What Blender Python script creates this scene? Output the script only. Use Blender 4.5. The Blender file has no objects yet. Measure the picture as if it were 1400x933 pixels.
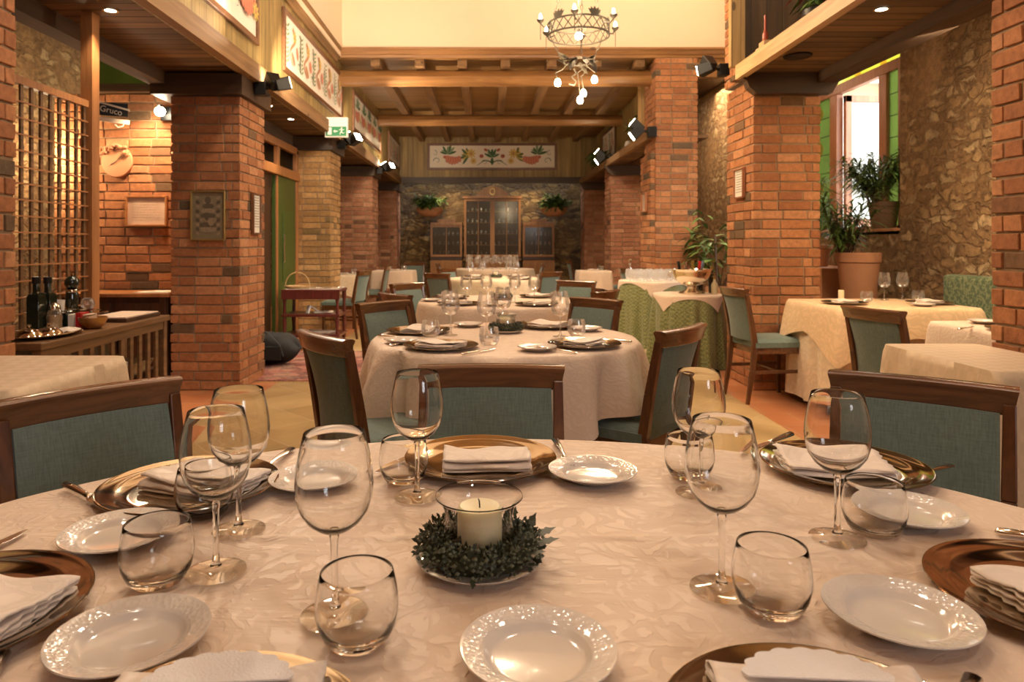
import bpy, bmesh, math, random
from mathutils import Vector, Matrix, Euler
R = random.Random(11)
sc = bpy.context.scene
col = sc.collection
PI = math.pi
E, F, U0, V0, HT = 1.2, 951.0, 665.0, 335.0, 0.77
def XZ(u, v, Y): return ((u-U0)*Y/F, E-(v-V0)*Y/F)
def TAB(u, v, z=HT):
    Y = (E-z)*F/(v-V0); return ((u-U0)*Y/F, Y)

# ------------------------------------------------------------------ mesh builder
class MB:
    def __init__(s): s.v=[]; s.f=[]; s.m=[]
    def add(s, vs, fs, mat=0):
        b=len(s.v); s.v.extend(tuple(p) for p in vs)
        for f in fs: s.f.append(tuple(b+i for i in f)); s.m.append(mat)
        return s
    def box(s, x0,x1,y0,y1,z0,z1, mat=0):
        return s.add([(x0,y0,z0),(x1,y0,z0),(x1,y1,z0),(x0,y1,z0),(x0,y0,z1),(x1,y0,z1),(x1,y1,z1),(x0,y1,z1)],
            [(0,3,2,1),(4,5,6,7),(0,1,5,4),(1,2,6,5),(2,3,7,6),(3,0,4,7)],mat)
    def bar(s, a, b, w, h, mat=0, w2=None, h2=None):
        a=Vector(a); b=Vector(b); d=(b-a).normalized()
        up=Vector((0,0,1)) if abs(d.z)<.95 else Vector((0,1,0))
        x=d.cross(up).normalized(); y=x.cross(d).normalized()
        w2=w if w2 is None else w2; h2=h if h2 is None else h2
        vs=[]
        for p,ww,hh in ((a,w,h),(b,w2,h2)):
            for sx,sy in ((-1,-1),(1,-1),(1,1),(-1,1)): vs.append(p+x*(sx*ww/2)+y*(sy*hh/2))
        return s.add(vs,[(0,1,2,3),(7,6,5,4),(0,4,5,1),(1,5,6,2),(2,6,7,3),(3,7,4,0)],mat)
    def lathe(s, prof, seg=40, mat=0, c=(0,0,0), a0=0):
        vs=[]; idx=[]
        for r,z in prof:
            if r<1e-6: idx.append([len(vs)]); vs.append((c[0],c[1],c[2]+z))
            else:
                row=[]
                for k in range(seg):
                    a=a0+2*PI*k/seg; row.append(len(vs)); vs.append((c[0]+r*math.cos(a),c[1]+r*math.sin(a),c[2]+z))
                idx.append(row)
        fs=[]
        for A,B in zip(idx[:-1],idx[1:]):
            if len(A)==1 and len(B)==1: continue
            for k in range(seg):
                n=(k+1)%seg
                if len(A)==1: fs.append((A[0],B[n],B[k]))
                elif len(B)==1: fs.append((A[k],A[n],B[0]))
                else: fs.append((A[k],A[n],B[n],B[k]))
        return s.add(vs,fs,mat)
    def tube(s, path, r, seg=8, mat=0, closed=False, flat=1.0):
        P=[Vector(p) for p in path]; n=len(P)
        rs=r if isinstance(r,(list,tuple)) else [r]*n
        vs=[]; prev=None
        for i,p in enumerate(P):
            if closed: d=(P[(i+1)%n]-P[i-1]).normalized()
            else: d=(P[min(i+1,n-1)]-P[max(i-1,0)]).normalized()
            if prev is None:
                up=Vector((0,0,1)) if abs(d.z)<.9 else Vector((1,0,0))
                x=d.cross(up).normalized()
            else: x=(prev-d*prev.dot(d)).normalized()
            y=x.cross(d).normalized(); prev=x
            for k in range(seg):
                a=2*PI*k/seg; vs.append(p+x*(math.cos(a)*rs[i])+y*(math.sin(a)*rs[i]*flat))
        fs=[]
        for i in range(n if closed else n-1):
            j=(i+1)%n
            for k in range(seg):
                m=(k+1)%seg; fs.append((i*seg+k,i*seg+m,j*seg+m,j*seg+k))
        if not closed:
            fs.append(tuple(reversed(range(seg)))); fs.append(tuple((n-1)*seg+k for k in range(seg)))
        return s.add(vs,fs,mat)
    def prism(s, poly, d0, d1, axis='z', mat=0):
        n=len(poly)
        def P(p,d):
            return {'z':(p[0],p[1],d),'y':(p[0],d,p[1]),'x':(d,p[0],p[1])}[axis]
        vs=[P(p,d0) for p in poly]+[P(p,d1) for p in poly]
        fs=[tuple(reversed(range(n))),tuple(range(n,2*n))]+[(i,(i+1)%n,n+(i+1)%n,n+i) for i in range(n)]
        return s.add(vs,fs,mat)
    def grid(s, fn, nu, nv, mat=0, cu=False):
        vs=[fn(i,j) for i in range(nu) for j in range(nv)]
        fs=[]
        for i in range(nu if cu else nu-1):
            for j in range(nv-1):
                k=(i+1)%nu
                fs.append((i*nv+j,k*nv+j,k*nv+j+1,i*nv+j+1))
        return s.add(vs,fs,mat)
    def xf(s, M, start=0):
        for i in range(start,len(s.v)): s.v[i]=tuple(M@Vector(s.v[i]))
        return s
    def build(s, name, mats, parent=None, smooth=None, bevel=0, solid=0, sub=0, loc=None, solid_off=0.0):
        me=bpy.data.meshes.new(name); me.from_pydata(s.v,[],s.f)
        mats=mats if isinstance(mats,(list,tuple)) else [mats]
        for m in mats: me.materials.append(m)
        if len(mats)>1: me.polygons.foreach_set('material_index',s.m)
        bm=bmesh.new(); bm.from_mesh(me); bmesh.ops.recalc_face_normals(bm,faces=bm.faces); bm.to_mesh(me); bm.free()
        if smooth is not None:
            me.shade_smooth()
            if smooth<180: me.set_sharp_from_angle(angle=math.radians(smooth))
        me.update()
        o=bpy.data.objects.new(name,me); col.objects.link(o)
        if parent is not None: o.parent=parent
        if loc is not None: o.location=loc
        if solid:
            m=o.modifiers.new('solid','SOLIDIFY'); m.thickness=solid; m.offset=solid_off
        if bevel:
            m=o.modifiers.new('bevel','BEVEL'); m.width=bevel; m.segments=2; m.limit_method='ANGLE'; m.angle_limit=math.radians(40)
        if sub:
            m=o.modifiers.new('sub','SUBSURF'); m.levels=sub; m.render_levels=sub
        return o

def tag(o,label=None,cat=None,group=None,kind=None):
    if label: o['label']=label
    if cat: o['category']=cat
    if group: o['group']=group
    if kind: o['kind']=kind
    return o
def empty(name,loc=(0,0,0),rz=0):
    o=bpy.data.objects.new(name,None); col.objects.link(o); o.empty_display_size=.05
    o.location=loc; o.rotation_euler=(0,0,rz); return o
def copy_tree(o,parent=None):
    c=o.copy(); col.objects.link(c)
    if parent is not None: c.parent=parent
    for ch in list(o.children): copy_tree(ch,c)
    return c
def S(name,mb,mat,label,cat,**k):
    o=mb.build(name,mat,**k); tag(o,label,cat,kind='structure'); return o
PROTO={}; BUILD={}
def inst(key,loc,rz,label,group=None,scale=None,tilt=None):
    fn,cat=BUILD[key]
    if key not in PROTO: o=PROTO[key]=fn()
    else: o=copy_tree(PROTO[key])
    o.location=loc; o.rotation_euler=(tilt[0],tilt[1],rz) if tilt else (0,0,rz)
    o.scale=(scale,)*3 if isinstance(scale,(int,float)) else (scale or (1,1,1))
    tag(o,label,cat)
    if group: o['group']=group
    elif 'group' in o: del o['group']
    return o

# ------------------------------------------------------------------ materials
class NT:
    def __init__(s,name):
        s.mat=bpy.data.materials.new(name); s.mat.use_nodes=True
        s.t=s.mat.node_tree; s.t.nodes.clear()
        s.out=s.t.nodes.new('ShaderNodeOutputMaterial')
    def n(s,typ,props=None,**ins):
        nd=s.t.nodes.new('ShaderNode'+typ)
        for k,v in (props or {}).items(): setattr(nd,k,v)
        for k,v in ins.items():
            k=k.replace('_',' ')
            sock=nd.inputs[int(k[1:])] if k[0]=='i' and k[1:].isdigit() else nd.inputs[k]
            if isinstance(v,bpy.types.NodeSocket): s.t.links.new(v,sock)
            else:
                if sock.type=='RGBA' and len(v)==3: v=(*v,1)
                sock.default_value=v
        return nd
    def math(s,op,a,b=None,c=None):
        ins={'i0':a}
        if b is not None: ins['i1']=b
        if c is not None: ins['i2']=c
        return s.n('Math',{'operation':op},**ins).outputs[0]
    def ramp(s,fac,stops,interp='LINEAR'):
        nd=s.n('ValToRGB',Fac=fac); cr=nd.color_ramp; cr.interpolation=interp
        while len(cr.elements)<len(stops): cr.elements.new(.5)
        for e,(p,c) in zip(cr.elements,stops): e.position=p; e.color=(*c,1) if len(c)==3 else c
        return nd.outputs['Color']
    def mix(s,fac,a,b,blend='MIX'):
        nd=s.t.nodes.new('ShaderNodeMix'); nd.data_type='RGBA'; nd.blend_type=blend
        for i,v in ((0,fac),(6,a),(7,b)):
            if isinstance(v,bpy.types.NodeSocket): s.t.links.new(v,nd.inputs[i])
            else: nd.inputs[i].default_value=v if i==0 else ((*v,1) if len(v)==3 else v)
        return nd.outputs[2]
    def pos(s,world): 
        return s.n('NewGeometry').outputs['Position'] if world else s.n('TexCoord').outputs['Object']
    def xyz(s,v):
        q=s.n('SeparateXYZ',Vector=v); return q.outputs
    def bump(s,h,strength=.5,dist=.01,normal=None):
        ins=dict(Height=h,Strength=strength,Distance=dist)
        if normal is not None: ins['Normal']=normal
        return s.n('Bump',None,**ins).outputs[0]
    def done(s,**ins):
        b=s.n('BsdfPrincipled',None,**ins); s.t.links.new(b.outputs[0],s.out.inputs[0]); s.bsdf=b; return s.mat
def P(name,c,rough=.5,metal=0,noise=0,nscale=30,bump=0,bscale=200,**kw):
    t=NT(name); ins=dict(Base_Color=c,Roughness=rough,Metallic=metal); ins.update(kw)
    co=t.pos(False)
    if noise:
        nz=t.n('TexNoise',None,Vector=co,Scale=nscale,Detail=4.0).outputs['Fac']
        ins['Base_Color']=t.mix(nz,tuple(x*(1-noise) for x in c),tuple(min(1,x*(1+noise)) for x in c))
    if bump:
        nb=t.n('TexNoise',None,Vector=co,Scale=bscale,Detail=3.0).outputs['Fac']
        ins['Normal']=t.bump(nb,bump,.003)
    return t.done(**ins)
def EM(name,c,s):
    t=NT(name); e=t.n('Emission',None,Color=c,Strength=s); t.t.links.new(e.outputs[0],t.out.inputs[0]); return t.mat
def WOOD(name,cd,cl,axis='z',world=False,rough=.4,plank=None,across='x',gap=.03,scale=1.0,var=.35,coat=0,bump=.25,contrast=(.3,.7),knots=False,off=0.0):
    t=NT(name); p=t.pos(world); x=t.xyz(p); ax='xyz'.index(axis)
    sc_=[16*scale]*3; sc_[ax]=1.3*scale
    ins={}
    vec=t.n('Mapping',None,Vector=p,Scale=tuple(sc_)).outputs[0]
    if plank:
        q=t.math('DIVIDE',t.math('ADD',x['xyz'.index(across)],off),plank)
        cell=t.math('FLOOR',q); fr=t.math('FRACT',q)
        rnd=t.n('TexWhiteNoise',{'noise_dimensions':'1D'},W=cell).outputs['Value']
        vec=t.n('VectorMath',{'operation':'ADD'},i0=vec,i1=t.n('CombineXYZ',None,X=t.math('MULTIPLY',rnd,37.0),Y=t.math('MULTIPLY',rnd,91.0),Z=rnd).outputs[0]).outputs[0]
    nz=t.n('TexNoise',None,Vector=vec,Scale=1.0,Detail=6.0,Roughness=.6,Distortion=.8).outputs['Fac']
    c=t.ramp(nz,[(contrast[0],cd),(contrast[1],cl)])
    h=nz
    if knots:
        ks=[5.0]*3; ks[ax]=2.2
        vo=t.n('TexVoronoi',None,Vector=t.n('Mapping',None,Vector=p,Scale=tuple(ks)).outputs[0],Scale=1.0).outputs['Distance']
        k=t.math('LESS_THAN',vo,.085); 
        c=t.mix(t.math('MULTIPLY',k,.75),c,tuple(v*.25 for v in cd))
    if plank:
        v=t.math('MULTIPLY_ADD',rnd,var,1-var*.6)
        c=t.mix(1.0,c,t.n('CombineColor',None,Red=v,Green=v,Blue=v).outputs[0],'MULTIPLY')
        e=t.math('MINIMUM',fr,t.math('SUBTRACT',1.0,fr))
        g=t.n('MapRange',None,Value=e,i1=0.0,i2=gap).outputs[0]
        c=t.mix(g,tuple(v*.2 for v in cd),c)
        h=t.math('MULTIPLY_ADD',nz,.15,g)
    ins['Normal']=t.bump(h,bump,.006)
    return t.done(Base_Color=c,Roughness=rough,Coat_Weight=coat,Coat_Roughness=.15,**ins)
def BRICK(name,stops,mortar,bw=.215,bh=.0785,ms=.007,rough=.85,strength=.9,zoff=0.0):
    t=NT(name); g=t.n('NewGeometry'); p=g.outputs['Position']; n=t.xyz(g.outputs['True Normal']); x=t.xyz(p)
    sx=t.math('GREATER_THAN',t.math('ABSOLUTE',n[0]),.5); sz=t.math('GREATER_THAN',t.math('ABSOLUTE',n[2]),.5)
    u=t.math('MULTIPLY_ADD',sx,t.math('SUBTRACT',x[1],x[0]),x[0])
    w=t.math('MULTIPLY_ADD',sz,t.math('SUBTRACT',x[1],x[2]),x[2])
    nz=t.n('TexNoise',None,Vector=p,Scale=9.0,Detail=4.0)
    du=t.math('MULTIPLY_ADD',nz.outputs['Fac'],.014,u); 
    nz2=t.n('TexNoise',None,Vector=p,Scale=14.0,Detail=4.0,Roughness=.7)
    dw=t.math('ADD',t.math('MULTIPLY_ADD',nz2.outputs['Fac'],.010,w),zoff)
    b=t.n('TexBrick',{'offset':.5,'squash':1.0},Vector=t.n('CombineXYZ',None,X=du,Y=dw,Z=0.0).outputs[0],Color1=(0,0,0),Color2=(1,1,1),Mortar=(.5,.5,.5),Scale=1.0,Mortar_Size=ms,Mortar_Smooth=.35,Bias=0.0,Brick_Width=bw,Row_Height=bh)
    c=t.ramp(b.outputs['Color'],stops)
    f=t.n('TexNoise',None,Vector=p,Scale=28.0,Detail=6.0,Roughness=.7).outputs['Fac']
    c=t.mix(1.0,c,t.ramp(f,[(.3,(.62,.62,.62)),(.7,(1.2,1.2,1.2))]),'MULTIPLY')
    c=t.mix(b.outputs['Fac'],c,mortar)
    h=t.math('ADD',t.math('SUBTRACT',1.0,b.outputs['Fac']),t.math('MULTIPLY',f,.35))
    return t.done(Base_Color=c,Roughness=rough,Normal=t.bump(h,strength,.014))
def STONE(name,stops,mortar,scale=3.6,rough=.9):
    t=NT(name); p=t.pos(True)
    ds=t.n('TexNoise',None,Vector=p,Scale=4.0,Detail=7.0,Roughness=.65).outputs['Color']
    v=t.n('VectorMath',{'operation':'MULTIPLY_ADD'},i0=ds,i1=(.30,.30,.22),i2=p).outputs[0]
    v=t.n('Mapping',None,Vector=v,Scale=(1,1,2.1)).outputs[0]
    ce=t.n('TexVoronoi',None,Vector=v,Scale=scale).outputs['Color']
    ed=t.n('TexVoronoi',{'feature':'DISTANCE_TO_EDGE'},Vector=v,Scale=scale).outputs['Distance']
    f=t.n('TexNoise',None,Vector=p,Scale=14.0,Detail=8.0,Roughness=.7).outputs['Fac']
    big=t.n('TexNoise',None,Vector=p,Scale=1.3,Detail=3.0).outputs['Fac']
    c=t.ramp(t.xyz(ce)[0],stops)
    m=t.n('MapRange',None,Value=t.math('ADD',ed,t.math('MULTIPLY',t.math('SUBTRACT',f,.5),.16)),i1=.0,i2=.16).outputs[0]
    m=t.math('MULTIPLY',m,t.n('MapRange',None,Value=big,i1=.30,i2=.46).outputs[0])
    c=t.mix(m,mortar,c)
    c=t.mix(1.0,c,t.ramp(f,[(.25,(.45,.45,.45)),(.7,(1.25,1.25,1.25))]),'MULTIPLY')
    h=t.math('ADD',t.math('MULTIPLY',m,.6),f)
    return t.done(Base_Color=c,Roughness=rough,Normal=t.bump(h,1.0,.05))
def CLOTH(name,c,pat=9.0,amp=.12,bump=.25,world=False,check=False,c2=None):
    t=NT(name); p=t.pos(world)
    ds=t.n('TexNoise',None,Vector=p,Scale=6.0,Detail=2.0).outputs['Color']
    v=t.n('VectorMath',{'operation':'MULTIPLY_ADD'},i0=ds,i1=(.12,.12,.12),i2=p).outputs[0]
    if check:
        w1=t.n('TexWave',{'wave_type':'BANDS','bands_direction':'DIAGONAL'},Vector=p,Scale=pat).outputs['Fac']
        w2=t.n('TexChecker',None,Vector=t.n('Mapping',None,Vector=p,Rotation=(0,0,.6)).outputs[0],Scale=pat*3).outputs['Fac']
        d=t.math('MULTIPLY_ADD',w2,.7,t.math('MULTIPLY',w1,.3))
    else:
        vo=t.n('TexVoronoi',{'feature':'DISTANCE_TO_EDGE'},Vector=v,Scale=pat).outputs['Distance']
        wv=t.n('TexWave',{'wave_type':'RINGS','rings_direction':'SPHERICAL'},Vector=v,Scale=pat*.8,Distortion=9.0,Detail=2.0,Detail_Scale=1.5).outputs['Fac']
        d=t.math('MULTIPLY',t.n('MapRange',None,Value=vo,i1=.03,i2=.09).outputs[0],t.n('MapRange',None,Value=wv,i1=.35,i2=.6).outputs[0])
    cr=t.n('TexNoise',None,Vector=t.n('Mapping',None,Vector=p,Scale=(1.5,6,3)).outputs[0],Scale=2.2,Detail=5.0,Distortion=.6).outputs['Fac']
    hi=c2 or tuple(min(1,x*(1+amp)) for x in c)
    cc=t.mix(d,tuple(x*(1-amp*.4) for x in c),hi)
    wv2=t.n('TexNoise',None,Vector=p,Scale=900.0,Detail=1.0).outputs['Fac']
    n1=t.bump(cr,bump*1.6,.012); n2=t.bump(t.math('MULTIPLY_ADD',wv2,.3,d),bump,.0015,n1)
    r=t.math('MULTIPLY_ADD',d,-.18,.72)
    return t.done(Base_Color=cc,Roughness=r,Normal=n2,Sheen_Weight=.15,Sheen_Roughness=.5)
def FABRIC(name,c):
    t=NT(name); p=t.pos(False)
    a=t.n('TexNoise',None,Vector=t.n('Mapping',None,Vector=p,Scale=(260,40,30)).outputs[0],Scale=1.0,Detail=2.0).outputs['Fac']
    b=t.n('TexNoise',None,Vector=t.n('Mapping',None,Vector=p,Scale=(30,40,260)).outputs[0],Scale=1.0,Detail=2.0).outputs['Fac']
    d=t.math('MULTIPLY_ADD',a,.6,t.math('MULTIPLY',b,.4))
    cc=t.mix(t.n('MapRange',None,Value=d,i1=.35,i2=.65).outputs[0],tuple(x*.78 for x in c),tuple(x*1.15 for x in c))
    return t.done(Base_Color=cc,Roughness=.85,Normal=t.bump(d,.3,.002),Sheen_Weight=.25,Sheen_Roughness=.4)
def DAMASK(name,c1,c2,scale=14.0,world=False):
    t=NT(name); p=t.pos(world); g=t.n('TexCoord').outputs['Object']
    a=t.xyz(p); ang=t.math('ADD',a[0],a[1])
    u=t.math('SINE',t.math('MULTIPLY',ang,scale*3.2)); w=t.math('SINE',t.math('MULTIPLY',a[2],scale*2.4))
    nz=t.n('TexNoise',None,Vector=p,Scale=scale*2.2,Detail=3.0).outputs['Fac']
    d=t.math('ADD',t.math('MULTIPLY',t.math('MULTIPLY',u,w),.55),t.math('MULTIPLY',t.math('SUBTRACT',nz,.5),5.5))
    m=t.n('MapRange',None,Value=d,i1=-.25,i2=.25).outputs[0]
    return t.done(Base_Color=t.mix(m,c1,c2),Roughness=.7,Sheen_Weight=.2)

def BRICKG(name,stops):
    t=NT(name); g=t.n('NewGeometry'); p=g.outputs['Position']
    f=t.n('TexNoise',None,Vector=p,Scale=26.0,Detail=6.0,Roughness=.7).outputs['Fac']
    f2=t.n('TexNoise',None,Vector=p,Scale=120.0,Detail=3.0,Roughness=.7).outputs['Fac']
    c=t.ramp(g.outputs['Random Per Island'],stops)
    c=t.mix(1.0,c,t.ramp(f,[(.3,(.66,.64,.62)),(.7,(1.2,1.2,1.2))]),'MULTIPLY')
    return t.done(Base_Color=c,Roughness=.88,Normal=t.bump(t.math('ADD',f,t.math('MULTIPLY',f2,.5)),.5,.006))
M={}
M['bg1']=BRICKG('red_brick_unit',[(0.0,(.11,.075,.04)),(.05,(.17,.09,.04)),(.08,(.30,.115,.045)),(.5,(.38,.15,.055)),(.85,(.45,.19,.075)),(1.0,(.50,.24,.11))])
M['bg2']=BRICKG('yellow_lit_brick_unit',[(0.0,(.18,.13,.05)),(.05,(.34,.19,.07)),(.5,(.45,.25,.09)),(1.0,(.54,.33,.14))])  # tan tone puts the greenish-yellow light on this pillar into the brick colour
M['bg3']=BRICKG('pink_brick_unit',[(0.0,(.12,.065,.035)),(.06,(.30,.125,.065)),(.5,(.40,.175,.09)),(1.0,(.50,.26,.15))])
M['mort']=P('lime_mortar',(.30,.205,.12),.95,noise=.25,nscale=20,bump=.4,bscale=80)
M['brick']=BRICK('red_brick',[(0.0,(.09,.055,.032)),(.06,(.15,.07,.035)),(.10,(.27,.095,.042)),(.5,(.34,.125,.053)),(.85,(.41,.165,.07)),(1.0,(.47,.21,.10))],(.24,.155,.09),ms=.0085)
M['brick2']=BRICK('yellow_lit_brick',[(0.0,(.16,.11,.045)),(.06,(.32,.17,.065)),(.5,(.42,.22,.085)),(1.0,(.50,.30,.13))],(.25,.17,.09),zoff=.02,ms=.0085)
M['brick3']=BRICK('pink_brick',[(0.0,(.10,.055,.035)),(.08,(.28,.11,.065)),(.5,(.37,.15,.085)),(1.0,(.47,.23,.14))],(.34,.22,.14),zoff=.04)
M['stone']=STONE('rubble_stone',[(0,(.28,.155,.065)),(.35,(.36,.205,.088)),(.7,(.44,.27,.12)),(1,(.58,.41,.22))],(.36,.205,.09),scale=6.5)
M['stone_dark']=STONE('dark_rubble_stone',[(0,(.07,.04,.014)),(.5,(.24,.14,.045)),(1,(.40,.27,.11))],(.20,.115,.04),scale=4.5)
M['cream']=P('cream_plaster',(.84,.66,.46),.9,noise=.04,nscale=3)
M['pl_v_x']=WOOD('pine_boards_across_x',(.22,.13,.04),(.42,.29,.10),'z',True,.55,.12,'x',.035,.8)
M['pl_v_y']=WOOD('pine_boards_across_y',(.22,.13,.04),(.44,.31,.11),'z',True,.55,.12,'y',.035,.8)
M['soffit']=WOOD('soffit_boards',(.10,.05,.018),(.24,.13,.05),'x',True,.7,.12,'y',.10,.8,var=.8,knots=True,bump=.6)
M['ceil']=WOOD('ceiling_boards',(.20,.10,.03),(.36,.20,.07),'x',True,.5,.15,'y',.03,.8)
M['beam_x']=WOOD('beam_along_x',(.20,.085,.025),(.42,.21,.07),'x',True,.45,scale=.6,knots=True)
M['beam_y']=WOOD('beam_along_y',(.15,.075,.026),(.33,.18,.07),'y',True,.75,scale=.6,knots=True)
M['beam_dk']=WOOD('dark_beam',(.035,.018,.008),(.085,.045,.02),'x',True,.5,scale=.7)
M['beam_dky']=WOOD('dark_beam_long',(.045,.022,.009),(.10,.05,.02),'y',True,.9,scale=.7)
M['post']=WOOD('pine_post',(.30,.17,.055),(.50,.32,.12),'z',True,.5,.07,'x',.04,.8,knots=True)
M['shelfw']=WOOD('pale_shelf_board',(.36,.20,.08),(.60,.38,.18),'y',True,.5,scale=.9,knots=True)
M['chairw']=WOOD('mahogany',(.055,.018,.007),(.15,.055,.018),'z',False,.28,scale=2.5,coat=.4,bump=.05)
M['railw']=WOOD('mahogany_rail',(.06,.020,.007),(.17,.062,.02),'x',False,.25,scale=2.2,coat=.5,bump=.05)
M['darkw']=WOOD('dark_walnut',(.03,.012,.006),(.08,.032,.014),'z',False,.35,scale=2,coat=.2,bump=.08)
M['trolleyw']=WOOD('cherry_wood',(.07,.012,.010),(.15,.03,.022),'z',False,.35,scale=2,coat=.3,bump=.05)
M['cabw']=WOOD('cabinet_oak',(.22,.09,.025),(.36,.16,.045),'z',False,.4,scale=1.2)
M['consw']=WOOD('console_walnut',(.10,.05,.02),(.22,.11,.045),'y',False,.4,scale=1.5)
M['doorw']=WOOD('door_oak',(.26,.10,.03),(.42,.18,.06),'z',False,.4,scale=1.2)
M['winw']=WOOD('window_wood',(.24,.09,.04),(.38,.16,.075),'z',False,.4,scale=1.5)
M['framew']=WOOD('picture_frame_wood',(.11,.045,.018),(.22,.09,.035),'x',False,.4,scale=2)
M['teal']=FABRIC('teal_upholstery',(.125,.168,.142))
M['cloth']=CLOTH('cream_damask_cloth',(.68,.515,.38),22.0,.035,.42)
M['cloth_pk']=CLOTH('peach_damask_cloth',(.68,.47,.26),11.0,.08)
M['cloth_ck']=CLOTH('lattice_damask_cloth',(.62,.46,.29),8.0,.06,check=True)
M['cloth_un']=CLOTH('cream_under_cloth',(.70,.56,.38),11.0,.08)
M['nap']=CLOTH('napkin_linen',(.72,.60,.50),20.0,.04,.15)
M['lace']=P('white_lace',(.8,.74,.70),.8,bump=.6,bscale=400)
M['green_dam']=DAMASK('green_damask',(.10,.115,.035),(.25,.25,.095),62.0)
M['sofa_f']=DAMASK('green_bench_fabric',(.05,.085,.035),(.17,.20,.095),26.0)
M['porc']=P('white_porcelain',(.70,.63,.55),.12,Coat_Weight=.5,Coat_Roughness=.03)
M['silver']=P('polished_silver',(.60,.52,.41),.09,1.0,bump=.05,bscale=9)
M['silverb']=P('bright_silver',(.88,.82,.70),.16,1.0)
M['steel']=P('cutlery_steel',(.80,.74,.66),.14,1.0)
M['iron']=P('wrought_iron',(.085,.07,.05),.6,.4,noise=.3)
M['black']=P('black_metal',(.012,.011,.010),.4,.3)
M['wax']=P('ivory_wax',(.82,.72,.46),.45,Subsurface_Weight=.35,Subsurface_Radius=(.03,.02,.01),Subsurface_Scale=.5)
M['wick']=P('burnt_wick',(.02,.015,.01),.9)
M['leaf']=P('leaf_green',(.085,.15,.035),.45,noise=.4,nscale=8)
M['leaf2']=P('fresh_leaf_green',(.16,.26,.06),.4,noise=.3,nscale=8)
M['leafd']=P('dark_wreath_leaf',(.032,.036,.015),.55,noise=.4,nscale=40)
M['leafb']=P('wreath_seed_heads',(.12,.125,.075),.6,noise=.4,nscale=60)
M['twig']=P('brown_twig',(.09,.05,.025),.8)
M['terra']=P('terracotta',(.50,.24,.12),.8,noise=.15,nscale=10,bump=.2)
M['terrad']=P('dark_terracotta',(.16,.085,.045),.7,noise=.2,nscale=12)
M['gold']=P('aged_gilt_frame',(.45,.30,.10),.35,.7)
M['paper']=P('cream_paper',(.72,.66,.55),.8,noise=.06,nscale=30)
M['paperp']=P('parchment',(.62,.44,.32),.8,noise=.10,nscale=14)
M['white']=P('white_plastic',(.85,.83,.78),.5)
M['exitg']=P('exit_green',(.01,.25,.08),.5)
M['faint']=P('faint_print',(.50,.38,.28),.8); M['icon1']=P('print_brown',(.10,.075,.045),.6,noise=.5,nscale=40); M['icon2']=P('print_tan',(.27,.20,.12),.6,noise=.5,nscale=40)
M['ink']=P('dark_ink',(.06,.05,.045),.8)
M['greend']=P('green_door_paint',(.05,.085,.015),.35,noise=.2,nscale=6)
M['pl_shaded']=WOOD('shaded_recess_boards',(.05,.028,.010),(.13,.075,.03),'z',True,.55,.13,'x',.035,.8)  # darker copy of the pine boards, recess shade put into the colour
M['grey']=P('grey_ceiling_paint',(.30,.26,.2),.8)
M['coral']=P('painted_coral',(.62,.22,.13),.8); M['coral_d']=P('painted_dark_coral',(.38,.10,.06),.8)
M['yel']=P('painted_yellow',(.62,.42,.10),.8); M['pgr']=P('painted_green',(.06,.12,.05),.8); M['pgl']=P('painted_sage',(.22,.30,.16),.8)
M['canvas']=P('white_painted_panel',(.80,.70,.56),.8,noise=.03,nscale=20)
M['bulb']=EM('warm_bulb',(1,.80,.48),60.0); M['halo']=EM('halogen_lens',(1,.86,.62),45.0); M['dl']=EM('downlight_lens',(1,.88,.66),16.0)
M['oil']=P('dark_bottle_glass',(.010,.014,.008),.06,Coat_Weight=.6)
M['bag']=P('black_nylon',(.012,.012,.012),.7,bump=.3,bscale=60)
M['copper']=P('copper_bowl',(.55,.34,.16),.3,1.0)
M['wicker']=P('wicker',(.42,.27,.12),.7,noise=.3,nscale=60,bump=.5,bscale=90)
M['red']=P('red_foil',(.45,.02,.02),.35); M['blue']=P('grey_blue_foil',(.14,.17,.24),.35); M['goldf']=P('gold_foil',(.6,.42,.12),.3,.9)
def GLASS(name,c=(1,1,1),ior=1.38,rough=0.0):
    t=NT(name); t.done(Base_Color=c,Roughness=rough,Transmission_Weight=1.0,IOR=ior) ; return t.mat
M['glass']=GLASS('clear_crystal',(.99,.99,.985))
def THIN(name,tint=(1,1,1),edge=.35,base=.03,gr=.03):
    t=NT(name); lw=t.n('LayerWeight',None,Blend=edge)
    tr=t.n('BsdfTransparent',None,Color=tint); gl=t.n('BsdfGlossy',None,Color=(1,1,1),Roughness=gr)
    f=t.math('MULTIPLY_ADD',lw.outputs['Fresnel'],.75,base)
    m=t.n('MixShader',None,Fac=f); t.t.links.new(tr.outputs[0],m.inputs[1]); t.t.links.new(gl.outputs[0],m.inputs[2]); t.t.links.new(m.outputs[0],t.out.inputs[0]); return t.mat
M['pane']=THIN('window_pane',(.92,.95,.93),.25); M['cabpane']=THIN('cabinet_pane',(.85,.85,.8),.12,.01,.12); M['thin']=THIN('thin_drinking_glass',(.99,.985,.975),.42,.06,.10); M['thinb']=THIN('glint_white_glass',(.99,.985,.975),.42,.06,.10)
def _whiten_glints(m,f):  # mixes white into clear glass to paint in its sparkle
    nt=m.node_tree; out=[n for n in nt.nodes if n.type=='OUTPUT_MATERIAL'][0]; src=out.inputs[0].links[0].from_socket
    d=nt.nodes.new('ShaderNodeBsdfDiffuse'); d.inputs[0].default_value=(.95,.92,.88,1); x=nt.nodes.new('ShaderNodeMixShader'); x.inputs[0].default_value=f
    nt.links.new(src,x.inputs[1]); nt.links.new(d.outputs[0],x.inputs[2]); nt.links.new(x.outputs[0],out.inputs[0])
_whiten_glints(M['thin'],.03); _whiten_glints(M['thinb'],.13)
M['footg']=THIN('glass_foot',(.97,.965,.95),.28,.03)
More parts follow.
